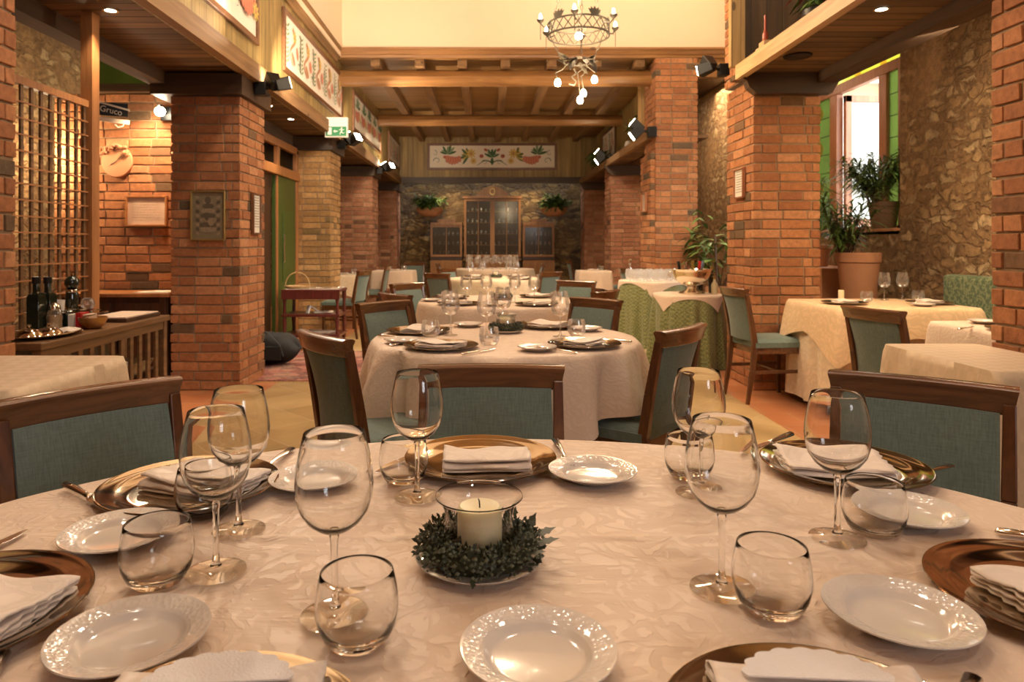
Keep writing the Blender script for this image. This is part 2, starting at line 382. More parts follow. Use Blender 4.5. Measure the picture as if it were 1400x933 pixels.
def STAINED(name,c):
    t=NT(name); p=t.pos(True); x=t.xyz(p)
    nz=t.n('TexNoise',None,Vector=p,Scale=5.0,Detail=3.0).outputs['Fac']
    cc=t.mix(nz,tuple(v*.75 for v in c),tuple(min(1,v*1.2) for v in c))
    a=t.n('BsdfTranslucent',None,Color=cc); b=t.n('BsdfTransparent',None,Color=cc); g=t.n('BsdfGlossy',None,Color=(1,1,1),Roughness=.1)
    m=t.n('MixShader',None,Fac=.35); t.t.links.new(a.outputs[0],m.inputs[1]); t.t.links.new(b.outputs[0],m.inputs[2])
    m2=t.n('MixShader',None,Fac=.06); t.t.links.new(m.outputs[0],m2.inputs[1]); t.t.links.new(g.outputs[0],m2.inputs[2]); t.t.links.new(m2.outputs[0],t.out.inputs[0]); return t.mat
M['sgreen']=STAINED('green_stained_glass',(.17,.205,.085)); M['syel']=STAINED('yellow_green_stained_glass',(.42,.40,.11)); M['sor']=STAINED('orange_stained_glass',(.9,.5,.25))
def FLOOR():
    t=NT('stone_tile_floor'); p=t.pos(True); x=t.xyz(p)
    rot=t.n('Mapping',None,Vector=p,Rotation=(0,0,PI/4)).outputs[0]
    b=t.n('TexBrick',{'offset':0.0},Vector=rot,Color1=(0,0,0),Color2=(1,1,1),Mortar=(.5,.5,.5),Scale=1.0,Mortar_Size=.004,Mortar_Smooth=.2,Brick_Width=.42,Row_Height=.42)
    n=t.n('TexNoise',None,Vector=p,Scale=3.0,Detail=7.0,Roughness=.65).outputs['Fac']
    c=t.mix(b.outputs['Color'],(.40,.27,.12),(.52,.37,.18)); c=t.mix(1.0,c,t.ramp(n,[(.3,(.75,.72,.68)),(.7,(1.12,1.12,1.12))]),'MULTIPLY')
    c=t.mix(b.outputs['Fac'],c,(.55,.42,.25))
    b2=t.n('TexBrick',{'offset':.5},Vector=p,Color1=(0,0,0),Color2=(1,1,1),Mortar=(.5,.5,.5),Scale=1.0,Mortar_Size=.005,Brick_Width=.33,Row_Height=.33)
    c2=t.mix(b2.outputs['Color'],(.36,.13,.055),(.48,.19,.08)); c2=t.mix(b2.outputs['Fac'],c2,(.40,.25,.14))
    side=t.math('MAXIMUM',t.math('LESS_THAN',x[0],-1.82),t.math('GREATER_THAN',x[0],1.95))
    c=t.mix(side,c,c2)
    return t.done(Base_Color=c,Roughness=t.math('MULTIPLY_ADD',n,.25,.22),Normal=t.bump(t.math('MULTIPLY_ADD',b.outputs['Fac'],-.4,n),.08,.01))
M['floor']=FLOOR()
def RUG():
    t=NT('red_patterned_rug'); p=t.pos(False)
    v=t.n('TexVoronoi',None,Vector=p,Scale=9.0); n=t.n('TexNoise',None,Vector=p,Scale=40.0).outputs['Fac']
    c=t.ramp(t.xyz(v.outputs['Color'])[0],[(0,(.10,.03,.025)),(.4,(.30,.07,.06)),(.7,(.42,.22,.15)),(1,(.16,.10,.08))]); c=t.mix(.3,c,t.ramp(n,[(.3,(.1,.04,.03)),(.7,(.5,.3,.22))]))
    return t.done(Base_Color=c,Roughness=.95)
M['rug']=RUG()
def PLATE_M():
    t=NT('embossed_porcelain'); p=t.pos(False); x=t.xyz(p)
    r=t.math('SQRT',t.math('ADD',t.math('MULTIPLY',x[0],x[0]),t.math('MULTIPLY',x[1],x[1])))
    rim=t.n('MapRange',None,Value=r,i1=.057,i2=.060).outputs[0]; rim=t.math('MULTIPLY',rim,t.math('LESS_THAN',r,.0775))
    v=t.n('TexVoronoi',None,Vector=p,Scale=170.0).outputs['Distance']
    h=t.math('MULTIPLY',rim,v)
    return t.done(Base_Color=(.68,.60,.52),Roughness=.13,Normal=t.bump(h,.3,.003),Coat_Weight=.4,Coat_Roughness=.04)
M['plate']=PLATE_M()
# ================================================================== ROOM SHELL
S('floor',MB().box(-4.6,4.8,-3,17,-.1,0),M['floor'],'beige stone tile floor with terracotta tile strips along both sides','floor')
S('wall_left',MB().box(-4.5,-4.2,-3,16.8,0,3.9),M['stone'],'rough stone outer wall behind the wooden lattice','wall')
w=MB(); XW=3.8
w.box(XW,4.3,-3,6.39,0,3.9); w.box(XW,4.3,6.39,8.95,0,1.33); w.box(XW,4.3,6.39,8.95,3.35,3.9); w.box(XW,4.3,8.95,16.8,0,3.9)
S('wall_right',w,M['stone'],'golden rubble stone wall with a deep window opening','wall')
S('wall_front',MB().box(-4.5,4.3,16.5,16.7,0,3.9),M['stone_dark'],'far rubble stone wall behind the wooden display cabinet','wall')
S('wall_back',MB().box(-4.5,4.3,-3.2,-3,0,6.2),M['brick'],'brick wall at the near end of the hall','wall')
S('wall_upper_left',MB().box(-2.05,-1.89,-3,9.1,3.66,6.2),M['cream'],'pale upper wall above the left painted panels','wall')
S('wall_upper_right',MB().box(3.4,3.5,-3,9.1,3.66,6.2),M['cream'],'pale upper wall above the right shelf','wall')
S('wall_upper_end',MB().box(-2.05,3.5,9.1,9.22,3.70,6.2),M['cream'],'brightly lit cream wall above the wooden ceiling bay','wall')
S('ceiling_upper',MB().box(-2.05,3.5,-3.1,9.2,6.2,6.3),M['ceil'],'high boarded ceiling over the near hall','ceiling')
S('ceiling',MB().box(-2.05,2.5,9.2,15.95,3.66,3.72),M['ceil'],'low boarded ceiling over the far bay','ceiling')
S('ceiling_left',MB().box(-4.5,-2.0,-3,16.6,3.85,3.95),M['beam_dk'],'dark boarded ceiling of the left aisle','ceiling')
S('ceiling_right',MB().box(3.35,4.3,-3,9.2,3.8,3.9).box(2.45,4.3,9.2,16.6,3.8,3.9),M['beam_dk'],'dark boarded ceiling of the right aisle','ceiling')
# fascias
S('wall_fascia_left',MB().box(-2.03,-1.98,-3,15.9,2.6,3.7),M['pl_v_y'],'green-tinged vertical board fascia carrying the left painted panels','wall')
S('wall_fascia_end',MB().box(-2.03,2.5,15.85,15.92,2.72,3.7),M['pl_v_x'],'vertical board fascia above the display cabinet','wall')
S('wall_fascia_right',MB().box(2.46,2.5,9.3,15.9,2.6,3.7),M['pl_v_y'],'vertical board fascia over the far right shelf','wall')
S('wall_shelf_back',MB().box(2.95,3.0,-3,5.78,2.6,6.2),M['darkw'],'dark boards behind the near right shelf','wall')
S('trim_1',MB().box(-2.0,-1.93,-3,15.85,2.59,2.735),M['beam_y'],'long wooden edge beam under the left fascia','beam')
S('trim_2',MB().prism([(-1.99,3.60),(-1.955,3.60),(-1.945,3.64),(-1.91,3.66),(-1.895,3.70),(-1.87,3.72),(-1.87,3.755),(-1.99,3.755)],-3,9.12,'y'),M['beam_y'],'moulded cornice above the left painted panels','cornice')
S('trim_3',MB().prism([(9.12,3.64),(9.05,3.64),(9.045,3.67),(9.02,3.68),(9.0,3.72),(8.98,3.73),(8.98,3.755),(9.12,3.755)],-1.9,3.45,'x'),M['beam_x'],'moulded cornice below the cream end wall','cornice')
S('trim_4',MB().box(-2.0,2.4,15.78,15.86,2.60,2.74),M['beam_dk'],'dark beam under the end fascia','beam')
S('trim_5',MB().box(2.05,2.11,-3,5.73,2.56,2.675),M['shelfw'],'pale edge board of the near right shelf','beam')
S('trim_6',MB().box(2.10,2.16,9.1,15.8,2.58,2.69),M['beam_y'],'edge board of the far right shelf','beam')
S('trim_7',MB().box(-2.76,-2.62,-3,15.8,2.515,2.66),M['beam_dky'],'dark beam along the outer edge of the left soffit','beam')
S('trim_8',MB().box(2.68,2.84,-3,6.3,2.515,2.66),M['beam_dky'],'dark beam along the outer edge of the right soffit','beam')
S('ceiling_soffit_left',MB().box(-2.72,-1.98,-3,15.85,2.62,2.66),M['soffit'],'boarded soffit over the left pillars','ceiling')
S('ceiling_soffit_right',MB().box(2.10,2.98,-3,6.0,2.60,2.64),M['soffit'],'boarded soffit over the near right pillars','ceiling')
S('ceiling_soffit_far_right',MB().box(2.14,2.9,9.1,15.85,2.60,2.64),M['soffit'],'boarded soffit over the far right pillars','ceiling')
# pillars
LP=[(2.37,'brick','nearest brick pillar on the lattice side of the hall'),(5.73,'brick','red brick pillar with a gilt-framed icon picture'),(9.05,'brick2','brick pillar tinted tan for yellow light, beside the green door'),(12.4,'brick3','third pink brick pillar past the green door'),(15.75,'brick3','end brick pillar at the far stone wall, door side')]
def brick_block(mb,x0,x1,y0,y1,z0,z1,seed,faces='fblr',bw=.212,bh=.0665,j=.0125):
    """mortar core (slot 1) faced with single bricks (slot 0)"""
    r=random.Random(seed); e=.010
    mb.box(x0+e,x1-e,y0+e,y1-e,z0,z1,1)
    n=int(round((z1-z0)/(bh+j))); ch=(z1-z0)/n
    def unit(a0,a1,z,d,flip):
        o=r.uniform(-.003,.004); vs=[]
        for (a,dd,zz) in ((a0,0,z),(a1,0,z),(a1,.06,z),(a0,.06,z),(a0,0,z+bh),(a1,0,z+bh),(a1,.06,z+bh),(a0,.06,z+bh)):
            ja,jz=r.uniform(-.003,.003),r.uniform(-.0025,.0025); dd=dd-o if dd==0 else dd
            dd+= r.uniform(-.0015,.0015) if dd<.03 else 0
            if d=='f': p=(a+ja,y0+dd,zz+jz)
            elif d=='b': p=(a+ja,y1-dd,zz+jz)
            elif d=='l': p=(x0+dd,a+ja,zz+jz)
            else: p=(x1-dd,a+ja,zz+jz)
            vs.append(p)
        mb.add(vs,[(0,3,2,1),(4,5,6,7),(0,1,5,4),(1,2,6,5),(2,3,7,6),(3,0,4,7)],0)
    for k in range(n):
        z=z0+k*ch+(ch-bh)/2
        for d in faces:
            lo,hi=(x0,x1) if d in 'fb' else (y0,y1)
            own=(k%2==0)==(d in 'fb')
            if not own: lo+=.0725; hi-=.0725
            a=lo
            first=True
            while a<hi-.02:
                L=bw*r.uniform(.86,1.12)
                if first and not own: L*=.6
                c=min(hi,a+L)
                if hi-c<.05: c=hi
                unit(a,c,z,d,0); a=c+j; first=False
    return mb
def bpillar(x0,x1,y,y1,z0,z1,m,l,seed,extra=None):
    b=brick_block(MB(),x0,x1,y,y1,z0,z1,seed)
    if extra: brick_block(b,*extra,seed+50)
    return S('pillar',b,[M[{'brick':'bg1','brick2':'bg2','brick3':'bg3'}[m]],M['mort']],l,'pillar',bevel=.004)
for k,(y,m,l) in enumerate(LP):
    bpillar(-2.6,-2.03,y,y+.63,0,2.43,m,l,k+1)
    S('beam',MB().box(-2.74,-1.99,y-.07,y+.70,2.43,2.60),M['beam_dk'],'dark timber capital on the '+l,'beam')
RP=[(2.40,'brick','nearest brick pillar on the window side of the hall'),(5.73,'brick','brick pillar between the window and the buffet, with a framed notice'),(9.05,'brick','tall brick pillar reaching the ceiling beam'),(12.3,'brick3','pink brick pillar behind the tall brick pillar'),(15.6,'brick3','end brick pillar at the far stone wall, window side')]
for k,(y,m,l) in enumerate(RP):
    bpillar(2.2,2.75,y,y+.63,0,2.58 if k!=2 else 3.64,m,l,k+11,(2.14,2.5,y+.02,y+.61,0,2.40) if k==2 else None)
    if k!=2:
        S('beam',MB().prism([(2.08,2.60),(2.08,2.545),(2.11,2.53),(2.13,2.48),(2.19,2.43),(2.80,2.43),(2.83,2.48),(2.86,2.53),(2.90,2.545),(2.90,2.60)],y-.10,y-.008,'y'),M['beam_dk'],'dark moulded timber capital on the '+l,'beam')
bpillar(2.2,2.8,5.98,6.42,2.62,6.2,'brick','upper brick shaft behind the pine post',31)
S('pillar',MB().box(2.02,2.135,5.74,5.80,2.675,6.2),M['post'],'pale pine post standing on the near right shelf','post')
S('wall_recess',MB().box(2.135,2.96,5.80,5.84,2.64,6.2),M['pl_shaded'],'vertical boards closing the shelf recess, shade painted in','wall')
S('wall_plank',MB().box(2.12,2.46,9.72,9.76,2.69,3.62),M['post'],'pale boards beside the tall brick pillar','wall')
# beams and joists
def logbeam(y,z,r,x0,x1):
    b=MB(); pr=[(r*math.cos(a)*(.95+.1*(k%2)),r*math.sin(a)) for k,a in enumerate([2*PI*i/10 for i in range(10)])]
    return b.prism([(y+p[0],z+p[1]) for p in pr],x0,x1,'x')
S('beam',logbeam(9.36,3.44,.11,-2.0,2.46),M['beam_x'],'rough log beam at the front of the wooden ceiling','beam',smooth=50)
S('beam',logbeam(12.62,3.455,.10,-2.0,2.46),M['beam_x'],'second rough log beam further under the wooden ceiling','beam',smooth=50)
for i,x in enumerate((-1.46,-.88,-.32,.25,.86,1.45,2.02)):
    S('joist',MB().box(x-.06,x+.06,9.14,15.88,3.55,3.665),M['beam_y'],['first','second','third','fourth','fifth','sixth','last'][i]+' ceiling joist counted from the painted-panel side','beam')
S('beam',MB().box(2.5,3.4,9.1,9.2,3.40,3.68),M['beam_x'],'short timber beam right of the tall brick pillar','beam')
# left partition with lattice bay
S('wall_partition',brick_block(MB(),-3.85,-2.5,6.2,6.36,0,2.55,41,'fl'),[M['bg1'],M['mort']],'brick partition lit by the wall lamp','wall',bevel=.004)
S('wall_door_side',MB().box(-2.58,-2.50,6.36,9.05,2.12,2.62),M['beam_dky'],'dark boards over the green door','wall')
S('wall_behind_door',MB().box(-2.56,-2.50,6.36,8.06,0,2.12),M['darkw'],'dark panel beside the green door','wall')
# door with transom (plane x=-2.5, y 7.3..9.05)
d=empty('door_1',(-2.5,8.2,0)); tag(d,'green painted door in an oak frame with green glass transom','door',kind='structure')
fr=MB(); 
fr.box(-.02,.07,-.95,-.82,0,2.42); fr.box(-.02,.06,.74,.84,0,2.42); fr.box(-.02,.08,-.95,.84,2.02,2.13); fr.box(-.02,.06,-.95,.84,2.36,2.45); fr.box(-.02,.06,-.06,.03,2.13,2.36)
fr.build('door_frame',M['doorw'],d,bevel=.006)
lf=MB().box(0,.045,-.10,.74,.02,2.02).build('door_leaf',M['greend'],d,bevel=.004)
MB().box(.046,.056,-.10,-.03,.02,2.02).build('door_stile',M['doorw'],lf)
hb=MB().tube([(.05,.10,1.0),(.09,.10,1.0),(.09,.10,1.32),(.05,.10,1.32)],.008,6); hb.build('door_handle',M['steel'],lf)
MB().box(.046,.054,.18,.62,.75,1.6).build('door_panel',M['greend'],lf,bevel=.004)
MB().box(.0,.012,-.82,-.06,2.13,2.36).build('transom_pane',M['sgreen'],d)
MB().box(.0,.012,.03,.74,2.13,2.36).build('transom_pane',M['sgreen'],d)
# green glass over the partition
wn=empty('window_2',(-3.05,6.28,2.55)); tag(wn,'dark frame with green glass over the lit brick partition','window',kind='structure')
MB().box(-.55,.5,-.04,.04,0,.06).box(-.55,.5,-.04,.04,.72,.8).box(-.55,-.5,-.04,.04,.06,.72).box(.45,.5,-.04,.04,.06,.72).build('window_frame',M['darkw'],wn)
MB().box(-.5,.45,-.005,.005,.06,.72).build('window_pane',M['sgreen'],wn)
# right window (plane x=4.12)
wd=empty('window_1',(4.12,7.6,1.33)); tag(wd,'wood framed window with green stained glass strips and an open casement','window',kind='structure')
f=MB()
def yb(y0,y1,z0,z1,x0=-.04,x1=.04): f.box(x0,x1,y0-7.6,y1-7.6,z0-1.33,z1-1.33)
yb(6.80,8.95,2.955,3.06); yb(7.10,7.24,1.36,2.955); yb(8.11,8.27,1.36,2.955); yb(6.39,8.95,1.33,1.40); yb(6.80,6.90,1.33,2.96); yb(8.85,8.95,1.33,3.35); yb(6.39,8.95,3.30,3.36); yb(6.39,6.48,1.33,3.35)
f.build('window_frame',M['winw'],wd,bevel=.006)
def pane(name,y0,y1,z0,z1,m): return MB().box(-.006,.006,y0-7.6,y1-7.6,z0-1.33,z1-1.33).build(name,m,wd)
def leading(p,y0,y1,z0,z1,dia=True):
    b=MB(); n=max(2,int((z1-z0)/.22)); 
    for i in range(1,n): z=z0+(z1-z0)*i/n; b.box(-.012,-.006,y0-7.6,y1-7.6,z-1.334,z-1.326)
    b.build('leading',M['black'],p)
    if dia:
        c=MB(); ym=(y0+y1)/2-7.6
        for i in (.3,.62,.9):
            z=z0+(z1-z0)*i-1.33; c.add([(-.010,ym,z-.11),(-.010,ym+.09,z),(-.010,ym,z+.11),(-.010,ym-.09,z)],[(0,1,2,3)])
        c.build('diamond_pane',M['sor'],p)
g=pane('stained_panel',8.27,8.85,1.40,2.955,M['sgreen']); leading(g,8.27,8.85,1.40,2.955)
g=pane('stained_panel',6.90,7.10,1.40,2.955,M['sgreen']); leading(g,6.90,7.10,1.40,2.955,False)
g=pane('stained_panel',6.48,6.80,1.40,3.30,M['sgreen']); 
g=pane('stained_panel',6.9,8.85,3.06,3.30,M['syel']); 
b=MB(); 
for y in (7.2,7.7,8.2,8.6): b.add([(-.01,y-7.66,1.73),(-.01,y-7.54,1.73),(-.01,y-7.54,1.97),(-.01,y-7.66,1.97)],[(0,1,2,3)])
b.build('square_pane',M['sor'],g)
cs=MB(); x0,x1=.03,.56
for a in ((x0,x0+.075,1.42,2.93),(x1-.075,x1,1.42,2.93),(x0,x1,1.42,1.50),(x0,x1,2.85,2.93)): cs.box(a[0],a[1],8.03-7.6,8.09-7.6,a[2]-1.33,a[3]-1.33)
c=cs.build('casement',M['winw'],wd,bevel=.005)
MB().box(x0+.075,x1-.075,.455,.461,1.50-1.33,2.85-1.33).build('casement_pane',M['pane'],c)
MB().box(-.32,.0,-1.21,1.35,-.04,.03).build('window_sill',M['terra'],wd,bevel=.01)
# outside
S('exterior_wall',MB().box(4.3,8,9.6,9.8,0,4.0),P('sunlit_render',(.8,.78,.72),.9,noise=.1,nscale=3),'sunlit pale wall seen outside through the open window','wall')
S('exterior_beam',MB().box(4.3,6.5,8.6,8.75,3.05,3.2),M['beam_x'],'timber eave beam outside the window','beam')
S('exterior_ground',MB().box(4.3,9,4,10,-.2,0),P('pale_paving',(.5,.47,.4),.9),'pale paving outside the window','ground')
S('wall_planter_ledge',MB().box(3.25,3.8,6.75,8.2,0,.975),M['terra'],'low terracotta ledge below the window','wall',bevel=.01)
# ================================================================== PROTOTYPES
def build_chair():
    o=empty('dining_chair')
    # seat
    def seat(i,j,n=18):
        t=j/(n-1)*2-1; s=i/(n-1)*2-1
        wx=.215-.018*(1-s)/2
        x=t*wx; y=s*.215+.02
        e=max(abs(t),abs(s)); z=.475+.022*(1-e**4)
        k=.018
        if abs(t)>.99 or abs(s)>.99: z=.45
        return (x,y,z)
    b=MB().grid(lambda i,j:seat(i,j),18,18)
    rim=[i for i in range(18)]+[17+18*j for j in range(1,18)]
    b.add([(-.215*.93,-.193,.425),(.215*.93,-.193,.425),(.213,.233,.425),(-.213,.233,.425)],[(0,3,2,1)])
    b2=MB().prism([(-.198,-.195),(.198,-.195),(.214,.234),(-.214,.234)],.425,.463)
    b.add(b2.v,b2.f)
    b.build('seat',M['teal'],o,smooth=60)
    MB().prism([(-.19,-.19),(.19,-.19),(.205,.225),(-.205,.225)],.375,.428).build('seat_frame',M['railw'],o,bevel=.004)
    for s in (-1,1):
        MB().bar((s*.188,.205,.43),(s*.186,.215,0),.042,.042,0,.026,.026).build('leg',M['chairw'],o,bevel=.003)
        p=[(s*.182,-.255,0),(s*.180,-.215,.25),(s*.178,-.195,.45),(s*.179,-.222,.62),(s*.181,-.262,.83)]
        q=MB()
        for a,c,w0,w1 in zip(p[:-1],p[1:],(.026,.034,.04,.036),(.034,.04,.036,.030)): q.bar(a,c,w0*.85,w0,0,w1*.85,w1)
        q.build('leg',M['chairw'],o,bevel=.003)
        MB().bar((s*.182,-.215,.24),(s*.186,.21,.24),.016,.026).build('stretcher',M['chairw'],o,bevel=.003)
    MB().bar((-.18,.02,.24),(.18,.02,.24),.026,.016).build('stretcher',M['railw'],o,bevel=.003)
    # backrest : curved padded panel
    def back(front):
        def f(i,j):
            t=i/14*2-1; s=j/12; z=.475+s*.335
            yc=-.197-.012*s-.055*s*s-.020*(1-t*t)
            e=max(abs(t),abs(s*2-1)); th=.013+.009*(1-e**4)
            return (t*.163,yc+(th if front else -th),z)
        return f
    b=MB().grid(back(True),15,13); b.grid(back(False),15,13)
    n=15*13
    def side(idx): 
        b.f.extend([(idx[k],idx[k+1],n+idx[k+1],n+idx[k]) for k in range(len(idx)-1)]); b.m.extend([0]*(len(idx)-1))
    side([j for j in range(13)]); side([14*13+j for j in range(13)]); side([i*13 for i in range(15)]); side([i*13+12 for i in range(15)])
    b.build('backrest',M['teal'],o,smooth=50)
    # top rail : curved, flared
    prof=[(.016,0),(.019,.006),(.020,.040),(.026,.050),(.028,.058),(.020,.064),(-.012,.064),(-.024,.058),(-.022,.050),(-.017,.040),(-.015,.004),(-.012,0)]
    m=len(prof); vs=[]; N=17
    for i in range(N):
        t=i/(N-1)*2-1
        for (dy,dz) in prof:
            x=t*(.188+.012*dz/.064)
            vs.append((x,-.268-.026*(1-t*t)+dy-.10*dz,.806+dz))
    fs=[]
    for i in range(N-1):
        for k in range(m): q=(k+1)%m; fs.append((i*m+k,i*m+q,(i+1)*m+q,(i+1)*m+k))
    fs.append(tuple(range(m))); fs.append(tuple((N-1)*m+k for k in reversed(range(m))))
    MB().add(vs,fs).build('top_rail',M['railw'],o,smooth=35)
    return o
BUILD['chair']=(build_chair,'chair')

def build_wine(small=False):
    g=M['thin'] if small else M['glass']; seg=28 if small else 56
    o=empty('wine_glass')
    if small:
        MB().lathe([(.0335,.213),(.037,.19),(.0415,.17),(.0445,.148),(.0425,.128),(.034,.109),(.016,.098),(0,.095)],seg).build('bowl',g,o,smooth=180)
        MB().lathe([(.0065,.096),(.0042,.08),(.004,.03),(.006,.012),(.010,.006)],10).build('stem',g,o,smooth=180)
        MB().lathe([(.010,.006),(.034,.002),(.0345,.0006),(0,.0006)],seg).build('foot',g,o,smooth=60)
        return o
    outer=[(0,.0935),(.004,.0937),(.009,.096),(.020,.1015),(.031,.1105),(.0395,.1235),(.0437,.139),(.0450,.153),(.0440,.168),(.0415,.184),(.0380,.200),(.0352,.212)]
    inner=[(.0345,.2125),(.0371,.200),(.0405,.184),(.0430,.168),(.0439,.153),(.0426,.139),(.0383,.1245),(.0298,.1125),(.019,.1045),(.008,.100),(0,.0995)]
    MB().lathe(outer+inner,seg).build('bowl',g,o,smooth=55)
    MB().lathe([(0,.094),(.0058,.0938),(.0048,.088),(.0040,.075),(.0037,.05),(.0039,.026),(.0050,.014),(.0075,.0085),(.0,.0080)],24).build('stem',g,o,smooth=180)
    MB().lathe([(0,.0082),(.009,.0075),(.020,.0045),(.034,.0022),(.0385,.0016),(.0388,.0008),(.037,.0002),(.0,.0004)],seg).build('foot',M['footg'],o,smooth=60)
    return o
BUILD['wine']=(build_wine,'wine glass'); BUILD['wine_s']=(lambda:build_wine(True),'wine glass')
def build_tumbler(small=False):
    if small:
        o=MB().lathe([(.0385,.076),(.0425,.055),(.0445,.038),(.0415,.018),(.031,.001),(0,.001)],28).build('water_tumbler',M['thin'],None,smooth=180)
        return o
    outer=[(0,.0004),(.027,.0004),(.031,.0022),(.0365,.009),(.0415,.020),(.0445,.034),(.0447,.044),(.0432,.058),(.0405,.071),(.0389,.077)]
    inner=[(.0379,.0774),(.0393,.071),(.0420,.058),(.0434,.044),(.0431,.034),(.0400,.0215),(.034,.0125),(.024,.0092),(0,.0085)]
    return MB().lathe(outer+inner,56).build('water_tumbler',M['glass'],None,smooth=55)
BUILD['tumbler_b']=(lambda:MB().lathe([(.0385,.076),(.0425,.055),(.0445,.038),(.0415,.018),(.031,.001),(0,.001)],24).build('water_tumbler',M['thinb'],None,smooth=180),'glass'); BUILD['tumbler']=(build_tumbler,'glass'); BUILD['tumbler_s']=(lambda:build_tumbler(True),'glass')
def build_charger():
    return MB().lathe([(0,.004),(.100,.004),(.112,.005),(.122,.0095),(.135,.0125),(.149,.0142),(.1535,.0165),(.1555,.0165),(.1562,.0150),(.154,.0125),(.135,.0100),(.120,.0055),(.108,.0006),(0,.0006)],96).build('charger_plate',M['silver'],None,smooth=50)
BUILD['charger']=(build_charger,'charger plate')
def build_bread():
    return MB().lathe([(0,.0045),(.044,.0045),(.050,.006),(.054,.0105),(.058,.0125),(.068,.0145),(.0785,.0180),(.0803,.0182),(.0806,.0168),(.070,.0115),(.058,.0085),(.052,.0035),(.046,.0006),(.043,.0012),(0,.0012)],80).build('bread_plate',M['plate'],None,smooth=45)
BUILD['bread']=(build_bread,'plate')
def build_napkin(w=.17,d=.115,layers=4,lace=False,seed=1,curl=0):
    rr=random.Random(seed); t=.0042
    # zigzag cross-section path in (y,z)
    path=[]
    for k in range(layers):
        z=.003+k*t*1.25; ys=[-d/2+d*i/12 for i in range(13)]
        ys=[y*(1-.02*k) for y in ys]
        if k%2: ys.reverse()
        seg=[(y,z+.0035*math.sin(y*40+k)*k/layers) for y in ys]
        if path:
            y0=path[-1][0]; z0=path[-1][1]; sgn=1 if y0>0 else -1
            path.append((y0+sgn*.0035,z0+t*.35)); path.append((y0+sgn*.0035,z0+t*.9))
        path+=seg
    nx=25; ph=[rr.uniform(0,6) for _ in range(4)]
    def f(i,j):
        y,z=path[i]; u=j/(nx-1)*2-1
        x=u*w/2
        if lace and abs(u)>.99: x+=math.copysign(.006*abs(math.sin(y*150)),u)
        lift=.010*max(0,abs(u)-.55)**1.2*(z/.02)*(1+.5*math.sin(i*.4+ph[0]))
        z2=z+.0022*math.sin(x*55+ph[1])*math.sin(y*45+ph[2])*(z/.012)+lift+curl*max(0,u)**2*.03
        return (x+.0016*math.sin(i*.9+ph[3]),y+.0025*math.sin(x*40+z*300),z2)
    b=MB().grid(f,len(path),nx)
    return b.build('folded_napkin',M['nap'],None,smooth=70,solid=.0026,solid_off=0)
BUILD['napkin']=(lambda:build_napkin(.165,.105,4,False,3),'napkin')
BUILD['napkin_lace']=(lambda:build_napkin(.175,.12,4,True,5),'napkin')
def build_doily_napkin():
    o=empty('folded_napkin')
    b=build_napkin(.19,.13,4,False,8); b.name='napkin_cloth'; b.parent=o
    pts=[]; n=72
    for k in range(n):
        a=PI*k/(n-1); r=.062+.0045*abs(math.sin(a*9)); pts.append((r*math.cos(a)*1.05,.035+r*math.sin(a)*.75))
    m=MB(); m.prism(pts,.024,.0255); m.build('lace_edge',M['lace'],o)
    return o
BUILD['napkin_doily']=(build_doily_napkin,'napkin')
def build_knife():
    o=empty('table_knife')
    MB().tube([(0,-.11,.006),(0,-.105,.007),(0,-.07,.007),(0,-.03,.0065),(0,-.012,.006),(0,-.008,.006)],[.002,.0085,.0080,.0058,.0068,.004],12,flat=.62).build('handle',M['steel'],o,smooth=60)
    pl=[(-.005,-.012),(.005,-.012),(.0085,.0),(.0095,.04),(.009,.075),(.005,.098),(.0,.106),(-.005,.100),(-.0055,.05)]
    MB().prism(pl,.0045,.0062).build('blade',M['steel'],o,bevel=.0006)
    return o
BUILD['knife']=(build_knife,'knife')
def build_fork():
    o=empty('table_fork')
    MB().tube([(0,-.10,.003),(0,-.095,.0035),(0,-.05,.007),(0,0,.011),(0,.035,.009),(0,.045,.008)],[.002,.0085,.0070,.0038,.0032,.006],10,flat=.4).build('handle',M['steel'],o,smooth=60)
    b=MB().prism([(-.004,.040),(.004,.040),(.0115,.052),(.0118,.064),(-.0118,.064),(-.0115,.052)],.0068,.0086)
    for k in range(4):
        x=-.0101+k*.00673
        b.bar((x,.063,.0077),(x,.085,.0062),.0033,.0018); b.bar((x,.085,.0062),(x,.104,.0105),.0033,.0018,0,.0018,.0014)
    b.build('head',M['steel'],o,bevel=.0004)
    return o
BUILD['fork']=(build_fork,'fork')
